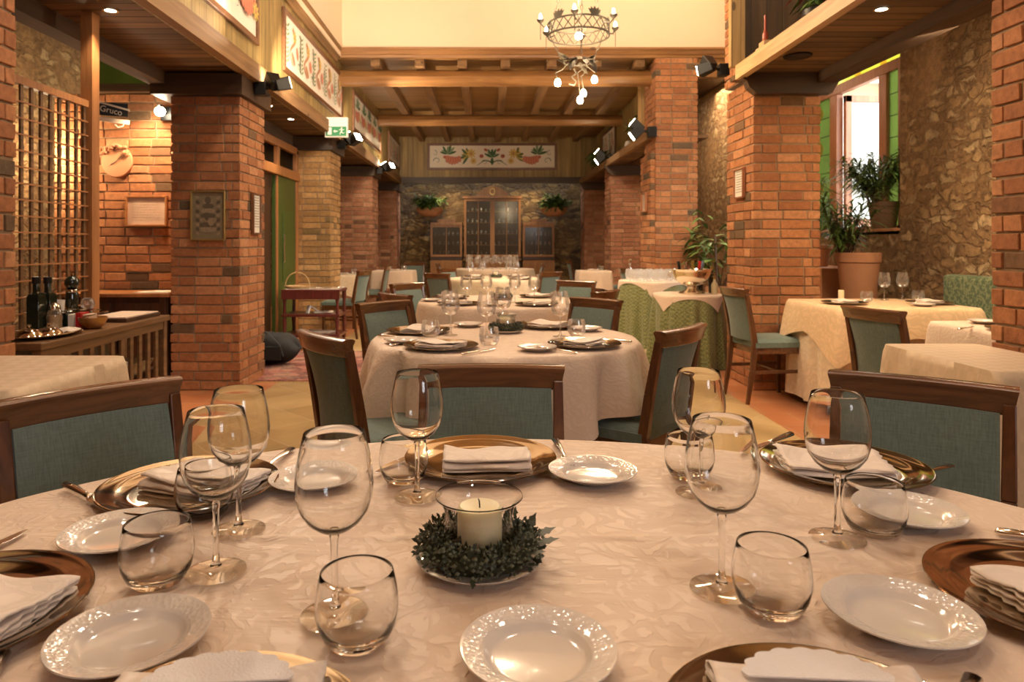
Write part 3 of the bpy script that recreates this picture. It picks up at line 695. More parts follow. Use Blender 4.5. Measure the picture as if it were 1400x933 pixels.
# centrepiece pieces
def build_saucer(): return MB().lathe([(0,.004),(.055,.004),(.075,.008),(.0845,.013),(.0855,.0125),(.077,.006),(.058,.0006),(0,.0006)],64).build('saucer',M['porc'],None,smooth=45)
BUILD['saucer']=(build_saucer,'plate')
def build_wreath(n=2100,seed=4):
    r=random.Random(seed); b=MB()
    b.tube([(.062*math.cos(2*PI*k/30),.062*math.sin(2*PI*k/30),.020) for k in range(30)],.013,6,0,True)
    for k in range(n):
        a=r.uniform(0,2*PI); ph=r.uniform(-.5,PI+.5); q=r.uniform(.008,.021)
        bx=.064+q*math.cos(ph); z=.020+q*math.sin(ph)
        if z<.012: z=.012+r.random()*.004
        c=Vector((bx*math.cos(a),bx*math.sin(a),z))
        d=Vector((math.cos(a)*math.cos(ph)+r.uniform(-.7,.7),math.sin(a)*math.cos(ph)+r.uniform(-.7,.7),math.sin(ph)+r.uniform(-.4,.6))).normalized()
        if r.random()<.55:
            L=r.uniform(.005,.011) if r.random()<.97 else .018
            s=d.cross(Vector((r.uniform(-1,1),r.uniform(-1,1),r.uniform(-1,1)))).normalized()*L*.28
            b.add([c,c+d*L*.5+s,c+d*L,c+d*L*.5-s],[(0,1,2,3)],0)
        else:
            e=r.uniform(.0018,.0034); p=c+d*.004
            b.add([p+Vector((e,0,0)),p+Vector((0,e,0)),p-Vector((e,0,0)),p-Vector((0,e,0)),p+Vector((0,0,e)),p-Vector((0,0,e))],[(0,1,4),(1,2,4),(2,3,4),(3,0,4),(1,0,5),(2,1,5),(3,2,5),(0,3,5)],1)
    # a few larger serrated ivy leaves at one side
    for a,L in ((.15,.034),(-.2,.036),(.5,.026),(-.6,.030),(.95,.024)):
        c=Vector((.075*math.cos(a),.075*math.sin(a),.028)); d=Vector((math.cos(a)*.8,math.sin(a)*.8,.25 if a<.3 else .9)).normalized(); s=d.cross(Vector((0,0,1))).normalized()
        pts=[c]; sh=[(.25,.22),(.3,.4),(.5,.25),(.6,.35),(.75,.15),(1,0)]
        pts=[c]+[c+d*L*t+s*L*w for t,w in sh]+[c+d*L*t-s*L*w for t,w in reversed(sh[:-1])]
        b.add(pts,[tuple(range(len(pts)))],0)
    return b.build('leaf_wreath',[M['leafd'],M['leafb'],M['twig']],None)
BUILD['wreath']=(build_wreath,'wreath'); 
def build_candle():
    o=empty('pillar_candle')
    MB().lathe([(0,0),(.0295,0),(.0300,.002),(.0300,.066),(.0292,.071),(.0265,.0735),(.022,.0725),(.012,.0705),(0,.070)],48).build('wax',M['wax'],o,smooth=50)
    MB().tube([(0,0,.069),(.0005,0,.075),(.002,0,.079),(.005,0,.0805)],[.0011,.0011,.001,.0006],6).build('wick',M['wick'],o)
    return o
BUILD['candle']=(build_candle,'candle')
def build_hurricane(m='glass'):
    out=[(.036,.0),(.044,.004),(.0495,.018),(.0505,.032),(.047,.048),(.0455,.058),(.048,.068),(.054,.077),(.0590,.0815)]
    inn=[(r-.0016,z) for r,z in reversed(out)]
    b=MB(); seg=56; pr=out+[(.0586,.083)]+inn
    b.lathe(pr+[pr[0]],seg)
    return b.build('hurricane_glass',M[m],None,smooth=50)
BUILD['hurricane']=(build_hurricane,'candle holder'); BUILD['hurricane_s']=(lambda:build_hurricane('thin'),'candle holder')

# ---- cloths
def cloth_mesh(bound,drop,top,nfold,amp,seed=0,nth=220,nd=14,flare=.03,dome=0.0,hemwave=.008,topfn=None,nt=10):
    r=random.Random(seed); ph=[r.uniform(0,6.28) for _ in range(5)]
    def f(i,j):
        th=2*PI*i/nth; R_=bound(th); c,s=math.cos(th),math.sin(th)
        if j<=nt:
            q=(j/nt); rad=R_*q*.992
            x,y=rad*c,rad*s
            z=top+(topfn(x,y) if topfn else 0)
            return (x,y,z)
        k=(j-nt)/nd; D=drop(th)
        fold=.55*math.sin(nfold*th+ph[0])+.30*math.sin(round(nfold*1.6)*th+ph[1])+.25*math.sin(round(nfold*.5)*th+ph[2])
        kk=k**.8
        rad=R_+.006*min(1,k*6)+flare*kk*D/.35+amp*fold*kk*min(1.6,D/.3)
        dz=D*k+hemwave*math.sin(3*th+ph[3])*k
        if k<.12: dz=D*k*.8
        return (rad*c,rad*s,top-.002-dz)
    return MB().grid(f,nth,nt+nd+1,0,True)
def ell(a,b,rot=0): return lambda th: a*b/math.sqrt((b*math.cos(th-rot))**2+(a*math.sin(th-rot))**2)
def rect(a,b,p=16): return lambda th: 1/((abs(math.cos(th)/a)**p+abs(math.sin(th)/b)**p)**(1/p))
def table(name,label,cx,cy,w,d,round_=True,rz=0):
    t=empty(name,(cx,cy,0),rz); tag(t,label,'table')
    if round_:
        b=MB(); n=48
        b.prism([(w*.95*math.cos(2*PI*k/n),d*.95*math.sin(2*PI*k/n)) for k in range(n)],HT-.035,HT-.006); b.build('tabletop',M['darkw'],t)
        MB().lathe([(.26,.0),(.26,.02),(.10,.05),(.045,.09),(.045,HT-.04),(.12,HT-.035)],24).build('pedestal',M['darkw'],t)
    else:
        MB().box(-w*.90,w*.90,-d*.90,d*.90,HT-.035,HT-.006).build('tabletop',M['darkw'],t)
        for sx in (-1,1):
            for sy in (-1,1): MB().bar((sx*w*.70,sy*d*.70,HT-.036),(sx*w*.70,sy*d*.70,0),.05,.05).build('leg',M['darkw'],t)
    return t
def put_cloth(mb,label,cx,cy,mat,rz=0,group=None,name='tablecloth'):
    o=mb.build(name,mat,None,smooth=75); o.location=(cx,cy,0); o.rotation_euler=(0,0,rz); tag(o,label,'tablecloth',group); return o

# ---- plants
def leafstrip(b,base,d,L,w,droop,mat,n=5,up=Vector((0,0,1))):
    d=d.normalized(); s=d.cross(up)
    s=s.normalized() if s.length>.01 else Vector((1,0,0))
    pts=[]
    for k in range(n+1):
        t=k/n; p=base+d*L*t-up*droop*L*t*t; ww=w*math.sin(PI*min(.98,.12+t*.86))
        pts.append((p-s*ww/2,p+s*ww/2))
    vs=[q for pr in pts for q in pr]
    b.add(vs,[(2*k,2*k+1,2*k+3,2*k+2) for k in range(n)],mat)
def palm(name,label,loc,h,nf,L,seed,group=None,spread=.7,lw=.018,cat='plant',mats=None):
    """leafy plant: foliage (feathered fronds) + stems"""
    r=random.Random(seed); o=empty(name,loc); tag(o,label,cat,group); b=MB(); st=MB()
    for k in range(nf):
        a=r.uniform(0,2*PI); tilt=r.uniform(.15,spread); hh=h*r.uniform(.45,1.0)
        p0=Vector((r.uniform(-.04,.04),r.uniform(-.04,.04),0)); d=Vector((math.cos(a)*tilt,math.sin(a)*tilt,1)).normalized()
        path=[p0+d*hh*t+Vector((math.cos(a),math.sin(a),-.6))*(.25*hh*t*t*tilt) for t in (0,.3,.6,.85,1)]
        st.tube(path,[.006,.005,.004,.003,.002],5)
        for q in range(26):
            t=.25+.75*q/25; i=min(3,int(t*4)); base=path[0].lerp(path[-1],t) if False else path[min(4,int(t*4.0))].lerp(path[min(4,int(t*4.0)+1)],(t*4)%1)
            dd=Vector((math.cos(a+r.uniform(-1.6,1.6)),math.sin(a+r.uniform(-1.6,1.6)),r.uniform(.0,.8)))
            leafstrip(b,base,dd,L*r.uniform(.6,1.1),lw*r.uniform(.7,1.2),r.uniform(.2,.7),0 if r.random()<.6 else 1,4)
    b.build('foliage',mats or [M['leaf'],M['leaf2']],o,smooth=180); st.build('stem',M['twig'],o)
    return o
def pot(name,label,loc,r,h,mat,cat='plant pot',group=None):
    o=empty(name,loc); tag(o,label,cat,group)
    MB().lathe([(0,0),(r*.74,0),(r*.80,h*.3),(r*.93,h*.78),(r*.93,h*.97),(r*.86,h*.97),(r*.80,h*.75),(0,h*.75)],36).build('pot_body',M[mat],o,smooth=40)
    MB().lathe([(r*.93,h*.80),(r*1.0,h*.82),(r*1.02,h*.98),(r*.98,h),(r*.86,h),(r*.86,h*.90)],36).build('rim',M[mat],o,smooth=40)
    MB().lathe([(0,h*.86),(r*.87,h*.86)],24).build('soil',M['twig'],o)
    return o
# ---- framed pictures hung on a wall: local x = width, z = up, faces -y
def frame_pic(name,label,cat,loc,rz,w,h,fw,mf,mc,group=None,depth=.03,extra=None,tilt=0):
    o=empty(name,loc,rz); o.rotation_euler=(tilt,0,rz); tag(o,label,cat,group)
    b=MB(); x,z=w/2,h/2
    for (a,c) in (((-x,-z),(x,-z)),((x,-z),(x,z)),((x,z),(-x,z)),((-x,z),(-x,-z))):
        ax,az=a; bx,bz=c; ix=lambda v,k:v-math.copysign(fw,v)
        vs=[(ax,0,az),(bx,0,bz),(ix(bx,0),0,ix(bz,0)),(ix(ax,0),0,ix(az,0))]
        b.add(vs+[(p[0],-depth if 1 else 0,p[2]) for p in vs],[(0,1,2,3),(7,6,5,4),(0,4,5,1),(1,5,6,2),(2,6,7,3),(3,7,4,0)])
    b.build('frame',mf,o,bevel=.003)
    MB().box(-x+fw*.8,x-fw*.8,-depth*.45,0,-z+fw*.8,z-fw*.8).build('canvas',mc,o)
    if extra: extra(o,w-2*fw,h-2*fw,-depth*.45-.0015)
    return o
def ellipse(b,cx,cz,a,c,rot,mat,y,n=12):
    pts=[(cx+a*math.cos(2*PI*k/n)*math.cos(rot)-c*math.sin(2*PI*k/n)*math.sin(rot),y,cz+a*math.cos(2*PI*k/n)*math.sin(rot)+c*math.sin(2*PI*k/n)*math.cos(rot)) for k in range(n)]
    b.add(pts,[tuple(range(n))],mat)
def strip(b,pts,w,mat,y):
    vs=[]; n=len(pts)
    for i,p in enumerate(pts):
        q=pts[min(i+1,n-1)]; o=pts[max(i-1,0)]; dx,dz=q[0]-o[0],q[1]-o[1]; L=math.hypot(dx,dz) or 1
        ww=w*(1-.7*i/(n-1)); vs+= [(p[0]-dz/L*ww,y,p[1]+dx/L*ww),(p[0]+dz/L*ww,y,p[1]-dx/L*ww)]
    b.add(vs,[(2*k,2*k+1,2*k+3,2*k+2) for k in range(n-1)],mat)
MOT=['coral','coral_d','yel','pgr','pgl','terra']
def motif(kind,seed):
    def fn(o,w,h,y):
        r=random.Random(seed); b=MB(); Y=[y]
        def yy(): Y[0]-=.00012; return Y[0]
        def leaves(cx,cz,n,L,a0,a1,mats=(3,4)):
            for k in range(n):
                a=a0+(a1-a0)*k/max(1,n-1)+r.uniform(-.1,.1); l=L*r.uniform(.7,1.1)
                ellipse(b,cx+math.cos(a)*l*.55,cz+math.sin(a)*l*.55,l*.5,l*.13,a,mats[k%len(mats)],yy())
        def shell(cx,cz,s,flip):
            for k in range(6):
                t=k/5; ellipse(b,cx+flip*s*(t-.5)*.9,cz-s*.12*(1-(t*2-1)**2)+.02*s,s*.13,s*(.34-.16*abs(t-.35)),.35*flip*(t-.5),1,yy())
                ellipse(b,cx+flip*s*(t-.5)*.9,cz-s*.12*(1-(t*2-1)**2)+.02*s,s*.10,s*(.31-.16*abs(t-.35)),.35*flip*(t-.5),0,yy())
            ellipse(b,cx-flip*s*.62,cz+s*.16,s*.15,s*.13,0,0,yy()); ellipse(b,cx-flip*s*.62,cz+s*.16,s*.07,s*.06,0,1,yy())
        def flower(cx,cz,s):
            for k in range(9):
                a=2*PI*k/9; ellipse(b,cx+math.cos(a)*s*.5,cz+math.sin(a)*s*.5,s*.42,s*.15,a,2,yy())
            ellipse(b,cx,cz,s*.25,s*.25,0,5,yy())
        def curl(cx,cz,s,flip,a0=0):
            strip(b,[(cx+flip*s*(1-t/14)*math.cos(a0+t*.45),cz+s*(1-t/14)*math.sin(a0+t*.45)) for t in range(13)],s*.09,3,yy())
        if kind=='long':      # urn between two horns of plenty
            for f in (-1,1):
                leaves(f*w*.36,h*.10,7,h*.42,.3,2.8); leaves(f*w*.19,h*.02,9,h*.40,-.6 if f>0 else 1.8,1.4 if f>0 else 4.0,(3,2))
                shell(f*w*.31,-h*.12,h*.62,-f if 0 else f*-1); flower(f*w*.17,h*.14,h*.26); flower(f*w*.15,-h*.2,h*.18)
                curl(f*w*.44,-h*.2,h*.18,f); curl(f*w*.46,h*.15,h*.14,f,1.5); curl(f*w*.06,-h*.28,h*.14,f,.5)
                ellipse(b,f*w*.085,h*.02,h*.10,h*.09,0,1,yy()); ellipse(b,f*w*.05,h*.3,h*.10,h*.06,.5*f,1,yy())
                strip(b,[(f*w*.12*t/8,-h*.30+h*.12*math.sin(t*.5)) for t in range(9)],h*.03,3,yy())
            leaves(0,-h*.05,7,h*.38,.5,2.64); ellipse(b,0,-h*.22,h*.07,h*.17,0,3,yy()); ellipse(b,0,h*.18,h*.06,h*.16,0,3,yy())
        else:
            n=max(2,round(w/h/1.1))
            for k in range(n):
                cx=-w/2+w*(k+.5)/n
                if kind=='gourd':
                    shell(cx,-h*.05,h*.55,1 if k%2 else -1); leaves(cx+h*.1,h*.18,6,h*.42,.2,2.9); flower(cx+h*.42,-h*.1,h*.17)
                    curl(cx-h*.45,-h*.25,h*.14,-1); curl(cx+h*.4,h*.28,h*.12,1)
                else:
                    # sprigs, fruit and pale foliage
                    for q in range(9):
                        z=-h*.38+q*h*.085
                        leaves(cx-h*.38,z,2,h*.17,.5,2.6,(4,3))
                    strip(b,[(cx+h*.18*math.sin(t*.55),h*.36-t*h*.06) for t in range(13)],h*.05,5,yy())
                    flower(cx+h*.15,h*.22,h*.14); ellipse(b,cx+h*.05,-h*.22,h*.16,h*.07,-.7,5,yy()); ellipse(b,cx+h*.33,-h*.05,h*.08,h*.13,.3,0,yy()); curl(cx+h*.42,-h*.3,h*.10,1)
        b.build('painted_motif',[M[m] for m in MOT],o)
    return fn
def writing(rows,seed,mat='ink',top=.42):
    def fn(o,w,h,y):
        r=random.Random(seed); b=MB()
        for k in range(rows):
            z=h*top-h*(.84)*k/rows; x=-w*.38
            while x<w*.36:
                L=r.uniform(.03,.09)*w*1.2
                b.add([(x,y,z),(x+L,y,z),(x+L,y,z+h*.14/rows*1.6),(x,y,z+h*.14/rows*1.6)],[(0,1,2,3)]); x+=L+w*.025
        b.build('writing',M[mat],o)
    return fn
# ================================================================== FRONT TABLE
G1='place settings on the nearest table'
CX,CY,AX,BY=.03,.89,.93,.665
table('oval_table','large oval dining table under the nearest cream cloth',CX,CY,AX*.98,BY*.98)
def crease(x,y):
    # pressed fold line across the cloth plus soft ripples
    yc=y+CY-1.022; s=.0045*math.exp(-(yc/.010)**2)+.0015*math.sin(x*9+y*4)*math.sin(y*23+x*5)+.0022*math.exp(-((yc+.03)/.03)**2)
    xc=x+.33; s+=.0012*math.exp(-(xc/.010)**2)
    return s
put_cloth(cloth_mesh(ell(AX,BY),lambda th:.26,HT-.0025,15,.030,3,nth=300,topfn=crease,nt=110),'cream damask tablecloth with a pressed crease on the nearest oval table',CX,CY,M['cloth'])
def T(u,v): x,y=TAB(u,v); return (x,y,HT+.001)
W=[((.0,0),'far',(-.118,1.185),'wine glass left of the napkin at the far middle setting'),
 (0,0,(-.176,.805),'large wine glass standing behind the water tumbler left of the candle'),
 (0,0,(-.355,.913),'wine glass just right of the tilted-looking tumbler, in front of the left bread plates'),
 (0,0,(-.372,1.045),'wine glass behind another wine glass, beside the orange-reflecting charger'),
 (0,0,(.293,.866),'tall wine glass right of the candle, behind a water tumbler'),
 (0,0,(.366,1.20),'wine glass furthest back on the window side of the nearest table'),
 (0,0,(.512,1.015),'wine glass in front of the lace-edged napkin on the window side')]
W[2]=(0,0,(-.355,.913),'wine glass nearest the camera among the cluster beside the lattice-side charger')
for _,_,(x,y),l in W: inst('wine',(x,y,HT+.001),R.uniform(0,6),l)
for (x,y),l in [((-.150,1.262),'water tumbler at the far middle setting, beside the wine glass'),
 ((-.419,.885),'water tumbler between two bread plates on the lattice side'),
 ((-.140,.752),'water tumbler left of the front bread plate and the candle'),
 ((.335,.817),'water tumbler in front of the tall wine glass right of the candle'),
 ((.578,1.037),'water tumbler in front of a bread plate by the lace-edged napkin'),
 ((.374,1.285),'water tumbler furthest back on the window side'),
 ((-.448,1.105),'water tumbler half hidden behind wine glasses by the lattice-side charger')]:
    inst('tumbler',(x,y,HT+.001),R.uniform(0,6),l)
CH=[((-.0115,1.366),'polished silver charger at the far middle of the nearest table'),((-.517,1.215),'silver charger with orange reflections in front of the lattice-side chair'),
 ((.68,1.325),'silver charger in front of the window-side chair'),((-.618,.795),'silver charger cut by the left edge of the photo'),
 ((.695,.83),'silver charger cut by the right edge of the photo'),((-.239,.56),'silver charger at the bottom edge, left of the front bread plate'),((.294,.574),'silver charger at the bottom edge, right of the front bread plate')]
for (x,y),l in CH: inst('charger',(x,y,HT+.001),R.uniform(0,6),l,None,.955)
for (x,y),l in [((.195,1.28),'white bread plate right of the fork at the far middle setting'),((.053,.715),'white bread plate at the front, below the candle'),
 ((-.379,.74),'white bread plate nearest the left bottom corner'),((.468,.788),'white bread plate between the front tumbler and the right edge charger'),
 ((-.53,1.008),'white bread plate behind the lattice-side tumbler, below a knife'),((-.305,1.24),'white bread plate behind the large wine glass left of the candle'),
 ((.66,1.09),'white bread plate behind the tumbler on the window side, by a fork')]:
    inst('bread',(x,y,HT+.001),R.uniform(0,6),l)
zc=HT+.0055
NP=[('napkin',(.000,1.345),2,'folded napkin lying flat on the far middle charger'),('napkin_lace',(-.495,1.225),-22,'folded napkin with ruffled side on the lattice-side charger'),
 ('napkin_lace',(.655,1.318),172,'folded napkin with scalloped edge on the charger by the window-side chair'),('napkin_lace',(-.595,.80),-10,'folded napkin on the charger cut by the left edge'),
 ('napkin_lace',(.705,.825),8,'folded napkin on the charger cut by the right edge'),('napkin_doily',(-.245,.600),4,'napkin with scalloped lace at the bottom left charger'),('napkin_doily',(.305,.605),-4,'napkin with scalloped lace at the bottom right charger')]
for k,(x,y),a,l in NP: inst(k,(x,y,zc),math.radians(a),l)
def cut(key,p,q,l,z=HT+.0012,tip=False):
    """lay cutlery with its handle end at pixel p and its tip at pixel q"""
    a=Vector((*TAB(*p),0)); b=Vector((*TAB(*q),0)); d=b-a; m=(b-d.normalized()*.104) if tip else (a+d.normalized()*.108)
    return inst(key,(m.x,m.y,z),math.atan2(-d.x,d.y),l)
cut('knife',(90,668),(160,706),'knife beside the lattice-side charger, handle towards the chair')
cut('knife',(600,612),(528,645),'knife left of the far middle charger')
cut('fork',(758,602),(772,632),'fork right of the far middle charger')
cut('knife',(1082,598),(1000,630),'knife left of the window-side charger')
cut('fork',(1303,638),(1240,667),'fork right of the window-side charger')
cut('fork',(402,614),(366,644),'fork right of the lattice-side charger')
cut('knife',(-60,775),(38,731),'knife tip pointing in at the left edge above a charger',tip=True)
cut('knife',(1362,734),(1480,748),'dark reflecting knife above the right edge charger')
cut('fork',(1334,924),(1300,1010),'fork handle end at the bottom right corner')
cut('knife',(4,903),(-60,1010),'knife handle end at the bottom left corner')
# centrepiece
cx,cy=-.010,.938
inst('saucer',(cx,cy,HT+.001),0,'white saucer under the leaf wreath in the middle of the nearest table')
inst('wreath',(cx,cy,HT+.005),0,'dark green leaf wreath around the ivory candle on the nearest table')
inst('candle',(cx+.001,cy,HT+.0055),2,'ivory pillar candle inside the hurricane glass on the nearest table')
inst('hurricane',(cx,cy,HT+.0102),0,'clear flared hurricane glass around the ivory candle on the nearest table')
# ================================================================== CHAIRS
def chair(x,y,a,l,group=None,s=1.0):
    a=math.radians(a); fx,fy=math.sin(a),math.cos(a)
    inst('chair',(x+fx*.27*s,y+fy*.27*s,0),-a,l,group,s)
chair(.013,1.90,180,'teal chair facing us behind the far middle setting of the nearest table')
chair(-.905,1.60,131,'teal chair at the lattice-side end of the nearest table, by a bare cloth table')
chair(1.065,1.717,-144,'teal chair at the window-side end of the nearest table')
chair(-.60,2.575,52,'teal chair with its back to us at the left front of the candle round table')
chair(.785,2.80,-50,'teal chair with visible seat at the right front of the candle round table')
chair(-.60,4.05,128,'teal chair at the left back of the candle round table, in front of another rail')
chair(.67,4.28,-130,'teal chair at the right back of the candle round table')
chair(-.685,6.0,126,'bright teal chair at the left back of the second round table')
chair(-.62,4.72,52,'teal chair mostly hidden behind the left back chair of the candle table')
chair(-.58,8.15,40,'bright teal chair at the left front of the third round table')
chair(-.56,9.85,125,'teal chair at the left back of the third round table')
chair(-1.35,13.0,180,'dark teal chair facing us before the far stone wall')
chair(-1.58,9.0,-75,'teal chair seen side-on next to the bright side table by the tan pillar')
chair(-1.56,11.0,-88,'teal chair seen side-on at the second small side table')
chair(.80,8.6,-45,'bright teal chair at the right front of the third round table')
chair(.83,6.42,-145,'green-lit chair at the right back of the second round table')
chair(.86,5.02,-55,'teal chair mostly hidden behind the right back chair of the candle table')
chair(2.03,12.4,85,'narrow side-on chair before the pink pillars, window side')
chair(1.95,9.92,88,'side-on teal chair left of the glass-laden buffet table')
chair(1.73,14.6,85,'distant side-on chair before the far stone wall, window side')
chair(-.85,12.3,90,'distant teal chair at the left of the far glass-laden table')
chair(1.0,12.3,-90,'distant teal chair at the right of the far glass-laden table')
chair(1.92,5.40,82,'teal chair with its whole side in view beside the window table')
chair(2.02,3.64,76,'teal chair seen from behind between the two small window-side tables')
# ================================================================== ROUND TABLE 1 (candle table)
C1=(.085,3.25); r1=.61
table('round_table','round dining table nearest the oval table, under a draped cream cloth',*C1,r1,r1)
put_cloth(cloth_mesh(ell(r1,r1),lambda th:.235+.18*max(0,math.cos(th+1.85))**3,HT-.001,13,.085,5,flare=.06),'cream tablecloth falling in folds on the candle round table',*C1,M['cloth'])
def setting(cx,cy,r,a,where,tb,full=True,key='_s',kn=True,wine=1):
    """one place setting seen from seat direction a (deg, 0=+x)"""
    A=math.radians(a); d=Vector((math.cos(A),math.sin(A))); n=Vector((-d.y,d.x)); z=HT+.001
    p=Vector((cx,cy))+d*(r-.165)
    inst('charger',(p.x,p.y,z),A,f'silver charger {where} of the {tb}')
    inst('napkin_lace' if R.random()<.5 else 'napkin',(p.x,p.y,z+.005),A+PI/2+R.uniform(-.3,.3),f'folded napkin on the charger {where} of the {tb}')
    if full:
        q=p+n*.205; k=inst('knife',(q.x,q.y,z),A+PI/2,f'knife beside the charger {where} of the {tb}')
        q=p-n*.20; inst('fork',(q.x,q.y,z),A+PI/2,f'fork beside the charger {where} of the {tb}')
TB='candle round table'
for a,w in ((232,'at the left front'),(318,'at the right front'),(160,'at the left back'),(58,'at the right back')): setting(*C1,r1,a,w,TB)
for (x,y),l in [((.206,2.83),'bread plate at the front edge of the candle round table'),((-.095,3.66),'bread plate at the back edge of the candle round table, behind the first glass'),((-.37,3.05),'bread plate at the left edge of the candle round table'),((.50,3.48),'bread plate at the right edge of the candle round table')]: inst('bread',(x,y,HT+.001),0,l)
for (x,y),l in [((-.17,3.30),'wine glass at the left of the candle round table'),((.345,3.25),'wine glass at the right of the candle round table'),((.00,3.22),'wine glass in front of the small wreath on the candle round table'),((.085,3.58),'wine glass behind the small wreath on the candle round table')]: inst('wine_s',(x,y,HT+.001),0,l)
for (x,y),l in [((-.26,3.24),'tumbler left on the candle round table, beside a wine glass'),((.012,2.98),'tumbler front middle on the candle round table'),((.427,3.29),'tumbler right on the candle round table')]: inst('tumbler_s',(x,y,HT+.001),0,l)
def centre(x,y,tb):
    inst('saucer',(x,y,HT+.001),0,f'saucer under the wreath on the {tb}'); inst('wreath',(x,y,HT+.005),1,f'dark leaf wreath on the {tb}')
    inst('candle',(x,y,HT+.0055),0,f'ivory candle on the {tb}'); inst('hurricane_s',(x,y,HT+.0102),0,f'hurricane glass around the candle on the {tb}')
centre(.095,3.42,TB)
# ================================================================== ROUND TABLES 2, 3, 4
C2=(.12,5.35); r2=.64
table('round_table','second round table behind the candle round table',*C2,r2,r2)
put_cloth(cloth_mesh(ell(r2,r2),lambda th:.26,HT-.001,13,.03,8,nth=150),'cream tablecloth on the second round table, left side folded',*C2,M['cloth'])
TB='second round table'
for a,w in ((228,'at the left front'),(300,'at the right front'),(150,'at the left back'),(50,'at the right back')): setting(*C2,r2,a,w,TB,False)
for (x,y),l in [((-.15,5.12),'wine glass first from the left on the second round table'),((.0,5.2),'wine glass second from the left on the second round table'),((.21,5.15),'wine glass third from the left on the second round table'),((.35,5.10),'wine glass last from the left on the second round table')]: inst('wine_s',(x,y,HT+.001),0,l)
for (x,y),l in [((-.30,5.25),'tumbler left on the second round table'),((.52,5.2),'tumbler at the right edge of the second round table')]: inst('tumbler_s',(x,y,HT+.001),0,l)
for (x,y),l in [((.06,4.88),'bread plate at the front of the second round table'),((-.42,5.3),'bread plate left on the second round table')]: inst('bread',(x,y,HT+.001),0,l)
centre(.12,5.45,TB)
C3=(.12,9.0); r3=.62
table('round_table','third round table, brightly lit, in the far bay',*C3,r3,r3)
put_cloth(cloth_mesh(ell(r3,r3),lambda th:.26,HT-.001,9,.03,9,nth=130),'bright cream tablecloth with deep drop on the third round table',*C3,M['cloth_un'])
TB='third round table'
for a,w in ((230,'at the left front'),(310,'at the right front'),(130,'at the left back'),(50,'at the right back')): setting(*C3,r3,a,w,TB,False)
for k,(x,y) in enumerate(((-.2,8.8),(.38,8.85),(-.05,9.3),(.3,9.3))): inst('wine_s',(x,y,HT+.001),0,'wine glass on the third round table, '+('left front','right front','left back','right back')[k])
centre(.12,9.0,TB)
C4=(.14,12.6)
table('round_table','far table crowded with glasses before the display cabinet',*C4,.72,.62)
put_cloth(cloth_mesh(ell(.72,.62),lambda th:.26,HT-.001,9,.03,10,nth=120),'pale tablecloth on the far glass-laden table',*C4,M['cloth'])
n=0
for row,(y,xs) in enumerate(((12.35,(-.30,-.17,-.03,.10,.25,.36,.48)),(12.7,(-.33,-.14,.02,.19,.42,.54)),(13.0,(-.30,-.14,.0,.15,.34,.44)))):
    for x in xs: inst('wine_s',(x,y,HT+.001),0,'wine glass among the rows of glasses on the far table before the cabinet','wine glasses on the far table',1.12 if row else 1)
# ================================================================== SIDE TABLES (square)
def sq_table(name,label,cl,cx,cy,w,d,drop,mat,rz=0,nf=8,amp=.014,seed=2,corner=.10,flare=.03):
    table(name,label,cx,cy,w,d,False,rz)
    b=rect(w,d)
    def dr(th):
        c=min(abs(math.cos(th))/w,abs(math.sin(th))/d)/max(abs(math.cos(th))/w,abs(math.sin(th))/d)
        return drop+corner*c**2
    return put_cloth(cloth_mesh(b,dr,HT-.001,nf,amp,seed,nth=200,flare=flare),cl,cx,cy,M[mat],rz)
sq_table('square_table','square table against the lattice-side pillar','bare lattice-woven tablecloth at the left edge',-1.69,2.37,.30,.34,.50,'cloth_ck',corner=.08,seed=4)
sq_table('square_table','square table against the nearest window-side pillar','bare lattice-woven tablecloth at the right edge against a brick pillar',1.93,2.69,.21,.345,.50,'cloth_ck',corner=.08,seed=6)
sq_table('square_table','square table behind the nearest window-side pillar','pale tablecloth half hidden behind the nearest window-side pillar',2.95,3.55,.46,.40,.25,'cloth',corner=.06,seed=7)
sq_table('square_table','square table before the window with a peach overlay','cream floor-length undercloth of the window table',2.875,5.12,.485,.435,.70,'cloth_un',nf=14,amp=.022,corner=.02,seed=8,flare=.02)
b=rect(.492,.442)
put_cloth(cloth_mesh(b,lambda th:.20+.20*(min(abs(math.cos(th))/.492,abs(math.sin(th))/.442)/max(abs(math.cos(th))/.492,abs(math.sin(th))/.442))**1.5,HT+.0005,7,.018,3,flare=.075),'peach damask overlay with pointed corners on the window table',2.875,5.12,M['cloth_pk'])
z=HT+.0025
inst('wine_s',(3.09,5.4,z),0,'wine glass beside the tumbler, left of two on the window table'); inst('wine_s',(3.26,5.45,z),0,'wine glass right of two on the window table')
inst('tumbler_s',(2.87,5.25,z),0,'tumbler beside the candle glass on the window table'); inst('tumbler_s',(3.32,5.35,z),0,'tumbler right of the wine glasses on the window table')
inst('candle',(2.78,5.45,z),0,'small ivory candle among leaves on the window table',None,(.7,.7,1)); 
inst('charger',(2.60,5.05,z),0,'charger at the chair end of the window table'); inst('napkin',(2.60,5.05,z+.005),1.6,'folded napkin at the chair end of the window table')
inst('charger',(3.22,5.05,z),0,'charger at the bench end of the window table'); inst('napkin',(3.22,5.05,z+.005),1.5,'folded napkin at the bench end of the window table')
inst('bread',(3.05,4.86,z),0,'bread plate at the front edge of the window table')
inst('charger',(2.66,3.45,HT+.001),0,'charger on the table behind the nearest window-side pillar'); inst('napkin_lace',(2.66,3.45,HT+.006),.4,'lace-edged napkin on the table behind the nearest window-side pillar')
inst('bread',(2.72,3.80,HT+.001),0,'bread plate on the table behind the nearest window-side pillar'); inst('knife',(2.45,3.55,HT+.001),-.9,'knife on the table behind the nearest window-side pillar')
